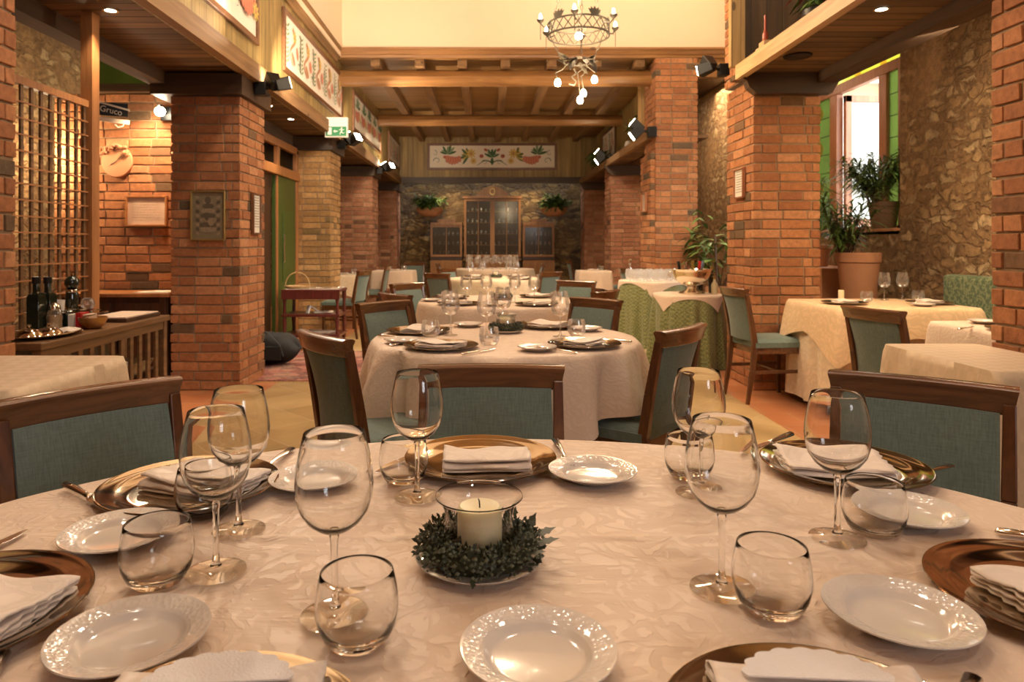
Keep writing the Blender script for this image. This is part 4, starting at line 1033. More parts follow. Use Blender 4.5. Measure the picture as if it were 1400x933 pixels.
for (cx,cy,w,lab,cl,mm) in [(-2.10,10.15,.31,'small square side table by the tan pillar','bright white tablecloth on the side table by the tan pillar','cloth_un'),(-1.55,11.7,.34,'small square side table before the pink pillar','pale tablecloth on the side table before the pink pillar','cloth'),
    (1.80,11.7,.27,'small side table on the window side of the far bay','pale tablecloth on the small far window-side table','cloth'),(2.46,10.75,.32,'small side table behind the glass-laden buffet','pale tablecloth on the table behind the glass-laden buffet','cloth_un')]:
    sq_table('square_table',lab,cl,cx,cy,w,w,.27,mm,nf=6,seed=int(cx*10)+40)
    inst('napkin',(cx,cy,HT+.002),0,'folded napkin on the '+lab); inst('tumbler_s',(cx+.15,cy+.1,HT+.001),0,'tumbler on the '+lab)
# ================================================================== BUFFET (round, green damask)
for (cx,cy,r,l1,l2,l3,rot) in [(2.02,8.45,.40,'round buffet table carrying rows of glasses','floor-length green damask cloth under the rows of glasses','pale pointed overlay under the rows of glasses',math.radians(33)),(2.00,6.92,.33,'round buffet table carrying the silver wine cooler','floor-length green damask cloth under the silver wine cooler','pale pointed overlay under the silver wine cooler',math.radians(80))]:
    ht=HT if cy>8 else .715
    t=table('buffet_table',l1,cx,cy,r,r); 
    if ht<HT: t.scale=(1,1,ht/HT)
    put_cloth(cloth_mesh(ell(r,r),lambda th:ht-.008,ht-.004,13,.032,int(cy),nth=200,flare=.018,hemwave=.003),l2,cx,cy,M['green_dam'])
    s=r*1.07
    put_cloth(cloth_mesh(ell(r+.004,r+.004),lambda th,s=s,r=r,rot=rot:max(.012,s/max(abs(math.cos(th-rot)),abs(math.sin(th-rot)))-r),ht,7,.010,int(cy)+1,nth=200,flare=.03),l3,cx,cy,M['cloth'])
for i in range(5):
    for j in range(6):
        x=2.02-.27+i*.125+.02*(j%2); y=8.45-.27+j*.09
        if math.hypot(x-2.02,y-8.45)<.35: inst('tumbler_b',(x,y,HT+.001),0,'clear glass among the rows on the green buffet table','glasses in rows on the green buffet table',(1,1,1.75))
o=MB().lathe([(0,.0),(.16,0),(.20,.012),(.205,.014),(.16,.006),(0,.006)],40).build('serving_tray',M['silver'],None,smooth=50); o.location=(2.12,8.70,HT+.14); 
o.location=(2.30,8.68,HT+.001); tag(o,'round silver tray at the back of the glass-laden buffet','tray')
o=empty('crystal_decanter',(1.80,8.72,HT+.001)); tag(o,'small decanter with a ball stopper standing among the buffet glasses','decanter')
MB().lathe([(0,0),(.035,0),(.042,.03),(.036,.09),(.014,.15),(.012,.19),(.018,.2)],24).build('body',M['thin'],o,smooth=180); MB().lathe([(0,.195),(.016,.205),(.026,.232),(.016,.258),(0,.264)],20).build('stopper',M['glass'],o,smooth=180)
# wine cooler on its foot
H2=.7165
o=empty('wine_cooler',(2.03,6.88,H2)); tag(o,'footed silver wine cooler bowl on the green damask table','wine cooler')
MB().lathe([(0,.075),(.05,.08),(.11,.10),(.160,.145),(.182,.20),(.190,.232),(.203,.240),(.205,.246),(.192,.244),(.178,.205),(.150,.145),(.10,.108),(0,.09)],56).build('bowl',M['silverb'],o,smooth=50)
MB().lathe([(0,0),(.125,0),(.130,.008),(.115,.02),(.07,.035),(.048,.055),(.05,.078),(0,.078)],48).build('foot',M['silverb'],o,smooth=50)
for s in (-1,1): MB().tube([(s*.19,-.02,.20),(s*.225,-.015,.215),(s*.23,.0,.19),(s*.2,.01,.165)],.006,6).build('handle',M['silver'],o,smooth=180)
BC=[(-.12,.03,'black',  'bottle neck with black foil in the silver wine cooler'),(-.065,-.05,'silver','bottle neck with silver foil in the silver wine cooler'),(.02,.04,'goldf','bottle neck with gold foil in the silver wine cooler'),(.075,-.02,'red','bottle neck with red foil in the silver wine cooler'),(.12,.05,'blue','bottle neck with grey-blue foil leaning in the silver wine cooler')]
for dx,dy,m,l in BC:
    o=empty('wine_bottle',(2.03+dx*.75,6.88+dy,H2+.135)); tag(o,l,'bottle'); o.rotation_euler=(dy*1.2,dx*1.6,0)
    MB().lathe([(0,0),(.033,0),(.036,.01),(.036,.06),(.016,.10),(.0135,.12)],24).build('bottle_body',M['oil'],o,smooth=50)
    MB().lathe([(.0137,.11),(.0148,.112),(.0148,.175),(.0152,.178),(.0145,.19),(0,.191)],20).build('foil',M[m],o,smooth=50)
for dx,dy,h,m,l in [(.25,-.06,.17,'wax','small pale bottle at the edge of the green wine-cooler table'),(.265,.07,.27,'oil','dark bottle beside the silver wine cooler'),(.19,.22,.29,'oil','dark bottle behind the silver wine cooler')]:
    o=empty('bottle',(2.0+dx,6.92+dy,H2)); tag(o,l,'bottle')
    MB().lathe([(0,0),(.030,0),(.032,.008),(.032,h*.55),(.013,h*.74),(.012,h*.9)],24).build('bottle_body',M[m],o,smooth=50)
    MB().lathe([(.0125,h*.86),(.0145,h*.87),(.0145,h),(0,h)],16).build('cap',M['goldf'],o,smooth=50)
# ================================================================== BENCH and WINDOW PLANTS
o=empty('upholstered_bench',(3.605,4.45,0)); tag(o,'green patterned bench along the stone wall behind the window table','bench')
MB().box(.0,.17,-1.55,1.15,.05,.44).build('seat_base',M['darkw'],o); MB().box(-.19,.08,-1.55,1.15,.42,.52).build('seat',M['sofa_f'],o,bevel=.03)
b=MB().box(.06,.18,-1.55,1.15,.50,.965); b.build('backrest',M['sofa_f'],o,bevel=.03)
pot('plant_pot','tall terracotta pot behind the window table',(3.38,6.32,.66),.185,.47,'terra')
S('wall_pot_plinth',MB().box(3.15,3.62,6.1,6.55,0,.658),M['terrad'],'dark plinth under the terracotta pot','ledge')
palm('potted_palm','bushy palm growing from the tall terracotta pot',(3.27,6.36,1.06),.72,24,.25,3,spread=.5,lw=.02)
pot('plant_pot','dark pot of trailing fern on the window sill',(3.90,6.83,1.362),.145,.26,'terrad')
palm('potted_fern','spiky umbrella plant in the dark pot on the window sill',(3.82,6.83,1.585),.60,44,.24,8,spread=.6,lw=.02)
pot('plant_pot','terracotta trough beside the pillar under the window',(3.42,7.25,.98),.17,.22,'terra')
palm('potted_palm','tall thin palm between the pillar and the window',(3.30,7.25,1.16),.85,30,.28,12,spread=.35,lw=.018)
# tropical plant behind buffet
palm('potted_palm','tropical plant between the tall brick pillar and the notice pillar',(2.95,8.7,.62),1.15,12,.30,15,spread=.6,lw=.05,mats=[M['leaf2'],M['leaf']])
pot('plant_pot','terracotta pot hidden behind the silver wine cooler',(2.95,8.7,.0),.2,.68,'terra')
o=empty('rubber_plant',(2.66,8.1,0)); tag(o,'broad-leaved plant leaning over the silver wine cooler','plant'); b=MB()
for a,zz,L,w in ((200,1.16,.42,.12),(170,1.08,.36,.10),(230,1.0,.34,.10),(120,1.25,.3,.09),(20,1.3,.36,.10),(280,1.2,.3,.09)):
    A=math.radians(a); leafstrip(b,Vector((0,0,zz)),Vector((math.cos(A),math.sin(A),.35)),L,w,.35,0,6)
b.build('foliage',M['leaf2'],o,smooth=180); MB().tube([(0,0,.35),(.02,0,.8),(0,0,1.32)],.014,8).build('stem',M['twig'],o)
pot('plant_pot','pot of the broad-leaved plant by the buffet',(2.66,8.1,0),.17,.42,'terra')
# right shelf plants, bottle and downlight
palm('shelf_plant','leafy plant in a black pot on the near right shelf',(2.42,5.0,2.86),.35,14,.20,20,spread=.9,lw=.05)
pot('plant_pot','black pot on the near right shelf',(2.42,5.0,2.642),.14,.25,'black')
o=empty('spirit_bottle',(2.16,5.30,2.676)); tag(o,'slim bottle standing on a pale block at the edge of the right shelf','bottle')
MB().lathe([(0,0),(.02,0),(.022,.05),(.009,.09),(.008,.2),(0,.2)],16).build('bottle_body',P('amber_bottle',(.3,.05,.02),.2),o,smooth=60)
o=MB().box(2.075,2.135,5.20,5.30,2.676,2.735).box(2.075,2.135,5.30,5.37,2.676,2.705).build('wooden_block',M['shelfw'],None,bevel=.003); tag(o,'stepped pale wooden block on the edge of the near right shelf','block')
bpy.data.objects['spirit_bottle'].location=(2.105,5.25,2.735)
palm('shelf_plant','red and green leafy plant further along the near right shelf',(2.35,4.35,2.70),.35,12,.2,22,spread=1.0,lw=.04,mats=[M['leaf'],P('red_leaf',(.25,.05,.04),.5)])
palm('shelf_plant','dark leafy plant on the far right shelf beside the tall pillar',(2.32,9.95,2.70),.42,16,.2,24,spread=.8,lw=.035)
palm('shelf_plant','dark leafy plant at the far end of the right shelf',(2.30,13.6,2.70),.40,16,.22,25,spread=.9,lw=.04)
o=MB().lathe([(0,0),(.05,0),(.06,.06),(.045,.12),(.03,.14),(0,.14)],20).build('ceramic_jar',M['porc'],None,smooth=60); o.location=(2.22,10.9,2.69); tag(o,'pale ceramic jar on the far right shelf','jar')
o=MB().lathe([(0,0),(.09,0),(.10,-.006),(.10,.006),(0,.006)],40).build('ceiling_speaker',M['black'],None,smooth=40); o.location=(2.30,5.14,2.597); tag(o,'round dark speaker grille in the right soffit','speaker')
# ================================================================== LEFT SERVING CONSOLE
o=empty('serving_console',(-2.20,3.84,0)); tag(o,'slatted walnut serving console before the lattice','console')
TZ=.75
MB().box(-.155,.165,-.66,.64,TZ-.035,TZ).build('console_top',M['consw'],o,bevel=.006)
for sx in (-.125,.130):
    for sy in (-.62,.60): MB().box(sx-.022,sx+.022,sy-.022,sy+.022,0,TZ-.036).build('leg',M['consw'],o,bevel=.003)
MB().box(.122,.147,-.60,.58,TZ-.085,TZ-.036).box(.122,.147,-.60,.58,.22,.27).build('rail',M['consw'],o)
for k in range(11): MB().box(.127,.141,-.53+k*.102,-.495+k*.102,.27,TZ-.085).build('baluster',M['consw'],o)
MB().box(-.14,.118,-.62,.60,.40,.425).build('shelf',M['darkw'],o); MB().box(-.150,-.140,-.60,.58,.425,TZ-.04).build('back_panel',M['darkw'],o)
def st(m,name,l,cat,loc,mat,**k): q=m.build(name,mat,None,**k); q.location=loc; tag(q,l,cat); return q
def bottle(x,y,l,h=.28,r=.036,sq=4):
    q=empty('oil_bottle',(x,y,TZ+.001)); tag(q,l,'bottle')
    MB().lathe([(0,0),(r*1.25,0),(r*1.25,h*.64),(r*1.05,h*.69),(r*.5,h*.72),(r*.48,h*.92)],sq if sq==4 else 24,a0=PI/4).build('bottle_body',M['oil'],q,smooth=30,bevel=.003)
    MB().lathe([(r*.55,h*.88),(r*.58,h*.89),(r*.58,h),(0,h)],16).build('cap',M['black'],q,smooth=50)
bottle(-2.30,3.555,'dark square oil bottle nearest the pillar on the slatted console',.285); bottle(-2.305,3.655,'dark square vinegar bottle beside the oil bottle on the slatted console',.28)
q=empty('pepper_mill',(-2.30,3.86,TZ+.001)); tag(q,'tall black pepper mill on the slatted console','pepper mill')
MB().lathe([(0,0),(.038,0),(.038,.02),(.033,.035),(.031,.10),(.034,.17),(.030,.185)],28).build('mill_body',M['oil'],q,smooth=50); MB().lathe([(.029,.185),(.031,.187),(.031,.20),(.029,.202)],28).build('collar',M['silver'],q,smooth=50)
MB().lathe([(0,.20),(.026,.205),(.038,.232),(.036,.255),(.022,.274),(0,.278)],28).build('head',M['oil'],q,smooth=60); MB().lathe([(0,.277),(.009,.281),(.010,.290),(0,.296)],12).build('finial',M['silver'],q,smooth=60)
q=empty('salt_mill',(-2.235,3.90,TZ+.001)); tag(q,'clear salt mill with ball top beside the black pepper mill','salt mill')
MB().lathe([(0,0),(.028,0),(.028,.03),(.022,.05),(.022,.085),(.027,.09)],24).build('mill_body',M['oil'],q,smooth=50); MB().lathe([(.02,.088),(.034,.105),(.036,.125),(.024,.15),(0,.154)],24).build('head',M['thin'],q,smooth=60)
q=empty('sugar_jar',(-2.235,3.60,TZ+.001)); tag(q,'squat glass jar with metal clasp in front of the oil bottles','jar')
MB().lathe([(0,0),(.036,0),(.038,.02),(.034,.05),(.038,.07),(.034,.10),(.026,.115)],24).build('jar_body',M['thin'],q,smooth=60); MB().lathe([(.028,.113),(.03,.118),(.024,.14),(.008,.15),(0,.152)],24).build('lid',M['silver'],q,smooth=60); MB().lathe([(0,.002),(.033,.002),(.033,.085),(0,.085)],20).build('contents',M['wicker'],q)
q=empty('ceramic_mug',(-2.32,3.765,TZ+.001)); tag(q,'pale mug between the oil bottles and the pepper mill','mug')
MB().lathe([(0,.08),(.03,.08),(.036,.15),(.034,.15),(.028,.085),(0,.085)],24).build('mug_body',M['porc'],q,smooth=50); MB().box(-.03,.03,-.03,.03,0,.08).build('base',M['oil'],q,bevel=.006)
q=empty('condiment_rack',(-2.20,3.755,TZ+.001)); tag(q,'wire rack of sachets on the slatted console','rack')
MB().tube([(-.09,-.05,.095),(.09,-.05,.095),(.09,.05,.095),(-.09,.05,.095)],.003,6,0,True).tube([(-.09,-.05,.01),(.09,-.05,.01),(.09,.05,.01),(-.09,.05,.01)],.003,6,0,True).build('rack_frame',M['silver'],q)
for k,m in enumerate(('oil','paper','red','paperp')): MB().box(-.075+k*.04,-.045+k*.04,-.04,.04,.006,.085-.008*(k%2)).build('sachet_bundle',M[m],q)
q=MB().grid(lambda i,j:((.22*j/8)*math.cos(2*PI*i/48)*(1+.03*(j==8)*math.cos(12*2*PI*i/48)),(.125*j/8)*math.sin(2*PI*i/48)*(1+.03*(j==8)*math.cos(12*2*PI*i/48)),.004+.016*max(0,(j-6)/2)),48,9,0,True).build('serving_tray',M['silver'],None,smooth=60,solid=.003); q.location=(-2.16,3.42,TZ+.002); q.rotation_euler=(0,0,PI/2); tag(q,'large silver tray with scalloped rim at the near end of the console','tray')
def heap(nm,l,x,y,s,mat,seed,z=TZ+.012,cat='napkin'):
    r=random.Random(seed); ph=[r.uniform(0,6) for _ in range(4)]
    def f(i,j):
        a=2*PI*i/24; q=j/6; rr=s*q*(1+.15*math.sin(3*a+ph[0])+.08*math.sin(7*a+ph[1])); return (rr*math.cos(a)*1.3,rr*math.sin(a),s*.42*(1-q**1.6)*(1+.25*math.sin(4*a+ph[2])*q)+.006*math.sin(9*a+ph[3])*q)
    o=MB().grid(f,24,7,0,True).build(nm,M[mat],None,smooth=80,solid=.003); o.location=(x,y,z); tag(o,l,cat); return o
heap('crumpled_napkin','crumpled pale napkin on the silver tray, by the pillar',-2.20,3.46,.05,'nap',1); heap('crumpled_napkin','crumpled napkin on the silver tray beside a small cloche',-2.13,3.55,.045,'nap',2)
for x,y,l in ((-2.14,3.40,'small silver cloche with a knob on the console tray'),(-2.19,3.33,'second silver cloche behind the first on the console tray')):
    q=empty('silver_cloche',(x,y,TZ+.008)); tag(q,l,'cloche'); MB().lathe([(.062,0),(.065,.004),(.058,.018),(.035,.036),(.008,.044),(0,.045)],32).build('dome',M['silver'],q,smooth=60); MB().lathe([(0,.044),(.008,.048),(.009,.058),(0,.063)],12).build('knob',M['silver'],q,smooth=60)
q=MB().lathe([(0,.0),(.035,0),(.05,.012),(.068,.045),(.072,.062),(.066,.062),(.05,.02),(0,.008)],32).build('metal_bowl',M['copper'],None,smooth=50); q.location=(-2.115,3.74,TZ+.001); tag(q,'small coppery bowl at the edge of the slatted console','bowl')
q=MB().tube([(-2.11,3.64,TZ+.072),(-2.16,3.96,TZ+.072)],.009,8,flat=.4).build('serving_spoon',M['silver'],None); tag(q,'long serving spoon lying across the coppery bowl','spoon')
q=empty('menu_tray',(-2.20,4.22,TZ+.001)); tag(q,'dark shallow tray covered with a white cloth at the far end of the console','tray'); MB().box(-.13,.12,-.20,.22,0,.022).build('tray_body',M['darkw'],q,bevel=.004); MB().box(-.12,.11,-.19,.21,.0225,.028).build('cloth_liner',M['cloth'],q)
q=empty('bread_basket',(-2.20,4.20,.426)); q.scale=(.45,.95,.9); tag(q,'shallow wooden basket on the lower shelf of the console','basket'); MB().add([(-.20,-.14,0),(.20,-.14,0),(.20,.14,0),(-.20,.14,0),(-.24,-.18,.07),(.24,-.18,.07),(.24,.18,.07),(-.24,.18,.07)],[(0,3,2,1),(0,1,5,4),(1,2,6,5),(2,3,7,6),(3,0,4,7)]).build('basket_body',M['wicker'],q,solid=.008); heap('cloth_liner',None,0,0,.11,'nap',7,.03,None).parent=q
# second dark console against the partition
o=empty('side_cabinet',(-3.06,5.92,0)); tag(o,'dark side cabinet standing against the lit brick partition','cabinet')
MB().box(-.5,.45,-.22,.24,.77,.80).build('cabinet_top',M['doorw'],o,bevel=.004); MB().box(-.48,.43,-.18,.22,.06,.77).build('carcass',M['darkw'],o)
for x in (-.47,.40): MB().box(x-.025,x+.025,-.21,-.16,0,.77).build('leg',M['darkw'],o,bevel=.003)
for x in (-.22,.20): 
    q=MB().box(x-.19,x+.19,-.2,-.18,.12,.72).build('door',M['darkw'],o,bevel=.003); MB().lathe([(0,0),(.012,0),(.012,.02),(0,.02)],10,c=(x,-.215,.45)).build('knob',M['gold'],q)
q=MB().box(-.15,.15,-.1,.1,0,.004).box(-.05,.22,-.07,.12,.004,.008).build('loose_papers',M['paper'],None); q.location=(-2.78,5.86,.802); tag(q,'loose papers lying on the dark side cabinet','papers')
# lattice
o=empty('wooden_lattice',(-2.43,3.87,0)); tag(o,'tall wooden lattice screen before the stone wall','screen')
MB().bar((0,-.42,2.055),(0,.35,2.055),.035,.04).build('rail',M['doorw'],o); MB().bar((0,-.42,.07),(0,.35,.07),.035,.04).build('rail',M['doorw'],o)
for k in range(10): MB().bar((0,-.40+k*.081,.1),(0,-.40+k*.081,2.04),.012,.022).build('slat',M['consw'],o)
for k in range(22): MB().bar((.011,-.42,.16+k*.085),(.011,.35,.16+k*.085),.009,.008).build('crossbar',M['doorw'],o)
S('post',MB().box(-2.465,-2.395,4.225,4.305,0,2.618),M['doorw'],'square timber post at the end of the lattice','post')
S('beam',MB().box(-3.5,-2.7,6.12,6.22,2.55,2.62),M['beam_dk'],'dark timber on the lit brick partition','beam')
# wall lamp on partition
o=empty('wall_lamp',(-2.83,6.18,2.36)); tag(o,'bright halogen wall lamp over the brick partition','lamp'); MB().box(-.05,.05,-.04,.02,-.06,.06).build('mount',M['black'],o,bevel=.004)
MB().bar((0,-.03,0),(0,-.13,.03),.02,.02).build('arm',M['black'],o); q=MB().lathe([(.02,.06),(.03,.055),(.034,.03),(.03,.028)],20,c=(0,-.15,0)).build('lamp_housing',M['black'],o,smooth=40); MB().lathe([(0,-.045),(.03,-.035),(.045,-.005),(.036,.022),(.02,.034),(0,.036)],20,c=(0,-.15,0)).build('bulb',M['halo'],q,smooth=80)
# small ornate sign
o=empty('hanging_sign',(-3.19,5.92,2.34),.45); o.scale=(.62,.6,.7); tag(o,'small ornate pale shop sign on a bracket above the clock','sign')
MB().box(-.20,.20,-.012,.012,-.06,.10).build('panel',M['black'],o); MB().bar((-.22,-.02,.11),(.22,-.02,.02),.02,.02).bar((-.24,-.02,-.10),(.22,-.02,-.13),.02,.05).tube([(-.18,-.02,-.12),(-.19,-.02,.05),(-.16,-.02,.16),(-.19,-.02,.20)],.012,8).tube([(.04,-.02,-.16),(.08,-.02,-.2),(.14,-.02,-.18),(.15,-.02,-.14)],.008,8).build('scrollwork',M['paper'],o)
cu=bpy.data.curves.new('sign_text','FONT'); cu.body='Gruco'; cu.size=.105; cu.extrude=.002; cu.align_x='CENTER'; tc=bpy.data.objects.new('text_source',cu); me=bpy.data.meshes.new_from_object(tc); bpy.data.objects.remove(tc); me.materials.clear(); me.materials.append(M['paper']); t=bpy.data.objects.new('lettering',me); col.objects.link(t); t.parent=o; t.location=(-.01,-.02,-.03); t.rotation_euler=(PI/2,.16,0)
MB().bar((0,.0,.06),(0,.22,.06),.02,.02).build('bracket',M['black'],o)
# clock
o=empty('wall_clock',(-3.28,6.195,1.94)); tag(o,'round terracotta wall clock with flowered crest on the lit brick','clock')
b=MB().lathe([(0,.0),(.135,0),(.14,.01),(.135,.03),(.12,.032),(0,.03)],40); b.xf(Matrix.Rotation(PI/2,4,'X')); b.build('clock_face',M['terra'],o,smooth=50)
r=random.Random(3); b=MB()
for k in range(26):
    a=math.radians(30+120*k/25); rr=.13+r.uniform(-.025,.02); p=(rr*math.cos(a),-.03-r.random()*.02,rr*math.sin(a)); n0=len(b.v); b.lathe([(0,-.018),(.016,-.006),(.016,.008),(0,.018)],8,c=p)
b.build('flower_crest',M['terra'],o,smooth=80)
b=MB().bar((0,-.036,0),(-.05,-.036,-.03),.006,.004); b.bar((0,-.037,0),(.05,-.037,.05),.005,.004); b.build('hands',M['ink'],o)
# framed pieces on the left
frame_pic('framed_notice','thin-framed parchment on the lit brick partition','framed print',(-3.02,6.195,1.50),0,.37,.275,.018,M['doorw'],M['paperp'],extra=writing(9,4,'faint'),tilt=-.03)
def icon(o,w,h,y):
    b=MB(); Y=y
    for k in range(7): ellipse(b,0,h*.30-k*h*.1,w*(.16+.03*k),h*.06,0,1 if k%2 else 0,Y-.0002*k)
    for s in (-1,1):
        for k in range(9): ellipse(b,s*w*.33,-h*.38+k*h*.095,w*.07,h*.035,s*.5,k%2,Y-.002)
    ellipse(b,0,h*.33,w*.10,h*.08,0,1,Y-.003); ellipse(b,-w*.05,-h*.02,w*.07,h*.09,.2,1,Y-.003); ellipse(b,w*.1,-h*.14,w*.10,h*.08,0,0,Y-.003)
    b.build('engraving',[M['icon2'],M['icon1']],o)
frame_pic('framed_icon','gilt-framed dark icon engraving on the red brick pillar','framed print',(-2.285,5.725,1.44),0,.285,.41,.013,M['gold'],P('tarnished_print',(.20,.155,.09),.5,noise=.3,nscale=18),extra=icon)
frame_pic('framed_notice','narrow framed white notice on the hall side of the icon pillar','framed print',(-2.025,6.08,1.47),PI/2,.21,.36,.016,M['framew'],M['paper'],extra=writing(12,5))
frame_pic('framed_notice','pale-framed notice on the pillar between window and buffet','framed print',(2.195,6.0,1.73),-PI/2,.22,.255,.012,M['winw'],M['paper'],extra=writing(9,6))
frame_pic('framed_notice','small framed notice on the tall brick pillar','framed print',(2.135,9.35,1.77),-PI/2,.24,.26,.014,M['winw'],M['paperp'],extra=writing(8,7))
# painted panels
PX=-1.978
frame_pic('painted_panel','nearest painted panel with pumpkins, above the icon pillar','painting',(PX,4.55,3.22),PI/2,2.85,.62,.05,M['framew'],M['canvas'],extra=motif('gourd',1))
frame_pic('painted_panel','brightly lit painted panel above the exit sign','painting',(PX,8.10,3.20),PI/2,2.75,.62,.05,M['framew'],M['canvas'],extra=motif('sprig',2))
frame_pic('painted_panel','painted panel of coral pumpkins under the log ceiling','painting',(PX,11.6,3.19),PI/2,2.7,.60,.05,M['framew'],M['canvas'],extra=motif('gourd',3))
frame_pic('painted_panel','last painted panel on the exit-sign side, near the end fascia','painting',(PX,14.85,3.19),PI/2,1.75,.60,.05,M['framew'],M['canvas'],extra=motif('sprig',4))
frame_pic('painted_panel','long painted panel with horns of plenty over the display cabinet','painting',(.13,15.845,3.21),0,2.95,.61,.055,M['framew'],M['canvas'],extra=motif('long',5))
frame_pic('painted_panel','painted panel seen edge-on over the far right shelf','painting',(2.455,13.9,3.2),-PI/2,1.5,.62,.05,M['framew'],M['canvas'],extra=motif('sprig',6))
# exit sign
o=empty('exit_sign',(-1.84,8.55,2.62)); tag(o,'green running-man exit sign hung below the lit painted panel','sign')
MB().box(-.14,.14,-.03,.03,-.10,.145).build('sign_housing',M['white'],o,bevel=.004)
MB().box(-.125,.125,-.034,-.0301,-.085,.03).build('sign_face',M['exitg'],o)
b=MB(); y=-.0355
b.add([(-.105,y,-.07),(-.055,y,-.07),(-.055,y,.018),(-.105,y,.018)],[(0,1,2,3)])
b.add([(-.035,y,-.027),(-.012,y,-.008),(-.012,y,-.021),(.018,y,-.021),(.018,y,-.034),(-.012,y,-.034),(-.012,y,-.047)],[(0,1,2,3,4,5,6)])
ellipse(b,.068,.012,.009,.009,0,0,y); strip(b,[(.068,.0),(.066,-.03),(.060,-.04)],.011,0,y-.0002); strip(b,[(.06,-.036),(.085,-.05),(.105,-.045)],.006,0,y-.0003); strip(b,[(.062,-.036),(.048,-.052),(.05,-.075)],.006,0,y-.0004); strip(b,[(.068,-.004),(.09,-.012),(.10,-.002)],.005,0,y-.0005); strip(b,[(.066,-.004),(.045,-.006),(.036,-.02)],.005,0,y-.0006)
b.build('pictogram',M['white'],o)
# twin spotlights
def spot(l,loc,side,aim=((-.3,-.6,.8),(.5,-.5,.3)),s=1.0):
    o=empty('twin_spotlight',loc); o.scale=(s,)*3; tag(o,l,'spotlight'); MB().box(-.05,.05,-.05,.05,-.06,.06).build('mount',M['black'],o,bevel=.005); MB().tube([(0,0,0),(side*.08,-.05,0),(side*.14,-.06,.02)],.016,8).build('arm',M['black'],o)
    for a in aim:
        d=Vector(a).normalized(); c=Vector((side*.14,-.06,.02))
        q=MB().bar(c-d*.02,c+d*.13,.09,.09,0,.12,.12).build('spot_head',M['black'],o,bevel=.006); MB().bar(c+d*.131,c+d*.137,.10,.10).build('lens',M['halo'],q)
spot('black twin spotlight on the capital of the icon pillar',(-1.93,5.98,2.54),1,((-.5,.6,.65),(.5,.75,.3)),.95)
spot('black twin spotlight over the tan pillar, glowing',(-1.93,9.30,2.54),1,((-.5,-.2,.8),(.75,-.45,.5)))
spot('black twin spotlight over the third pillar, door side',(-1.93,12.6,2.54),1,((-.5,-.2,.8),(.75,-.45,.5)))
spot('black twin spotlight on the recess beside the pine post',(2.06,6.05,2.72),-1,((-.25,.75,.7),(-.75,.65,-.2)),.85)
spot('glowing twin spotlight on the tall brick pillar',(2.14,9.0,2.66),-1,((-.75,.15,.65),(-.75,.1,-.55)),1.1)
spot('glowing twin spotlight on the far right shelf',(2.2,12.25,2.72),-1,((-.75,.15,.65),(-.75,.1,-.55)),1.1)
def dl(l,loc):
    o=empty('downlight',loc); tag(o,l,'light'); MB().lathe([(.032,0),(.045,0),(.045,-.006),(.032,-.004)],28).build('trim_ring',M['gold'],o,smooth=40); MB().lathe([(0,-.001),(.032,-.001),(.032,-.003),(0,-.003)],24).build('lens',M['dl'],o)
DL=[((-2.27,4.20,2.618),'downlight in the soffit above the lattice side, nearest'),((-2.21,7.08,2.618),'first of two downlights in the soffit before the exit sign'),((-2.20,7.83,2.618),'second of two downlights in the soffit before the exit sign'),((2.34,4.12,2.598),'downlight in the near right soffit')]
for p,l in DL: dl(l,p)
# ================================================================== CHANDELIER
o=empty('iron_chandelier',(.795,6.0,3.0)); tag(o,'wrought iron ring chandelier with leaf ornament and hanging bulbs','chandelier'); RR=.262
b=MB(); ring=lambda z,r:[(r*math.cos(2*PI*k/48),r*math.sin(2*PI*k/48),z) for k in range(48)]
b.tube(ring(0,RR),.008,6,0,True); b.tube(ring(.105,RR),.008,6,0,True)
for k in range(20):
    a,c=2*PI*k/20,2*PI*(k+1)/20; P_=lambda t,z:(RR*math.cos(t),RR*math.sin(t),z)
    b.tube([P_(a,0),P_((a+c)/2,.05),P_(c,.105)],.0045,5); b.tube([P_(a,.105),P_((a+c)/2,.055),P_(c,0)],.0045,5)
b.build('ring',M['iron'],o,smooth=60)
for k in range(6):
    a=2*PI*k/6+.3; d=Vector((math.cos(a),math.sin(a),0)); q=MB().tube([d*RR+Vector((0,0,.06)),d*(RR+.06)+Vector((0,0,.05)),d*(RR+.09)+Vector((0,0,.08))],.006,6); q=q.build('candle_arm',M['iron'],o)
    p=d*(RR+.09); b=MB().lathe([(0,.08),(.012,.08),(.03,.10),(.032,.108),(.0,.095)],14,c=(p.x,p.y,0)); b.tube([p+Vector((0,0,.07)),p+Vector((.0,0,-.06))],.003,5); b.build('drip_cup',M['iron'],q,smooth=60)
    MB().lathe([(.009,.10),(.013,.125),(.010,.15),(0,.165)],10,c=(p.x,p.y,0)).build('candle_bulb',M['bulb'],q,smooth=80)
for k in range(5):
    a=2*PI*k/5+.1; d=Vector((math.cos(a),math.sin(a),0)); b=MB(); c=d*RR+Vector((0,0,.10)); s=Vector((-d.y,d.x,0))
    for t in (-1,-.5,0,.5,1): leafstrip(b,c,s*t+Vector((0,0,1)),.085,.035,.1,0,4,d)
    b.build('leaf_crest',M['iron'],o)
def chain(a,c,name='chain'): 
    a,c=Vector(a),Vector(c); n=max(3,int((c-a).length/.045)); b=MB()
    for k in range(n):
        p=a.lerp(c,(k+.5)/n); dd=(c-a).normalized()*.028; s=(dd.cross(Vector((0,1,0)) if k%2 else Vector((1,0,.2)))).normalized()*.009
        b.tube([p-dd,p-dd*.5+s,p+dd*.5+s,p+dd,p+dd*.5-s,p-dd*.5-s],.003,5,0,True)
    b.build(name,M['iron'],o)
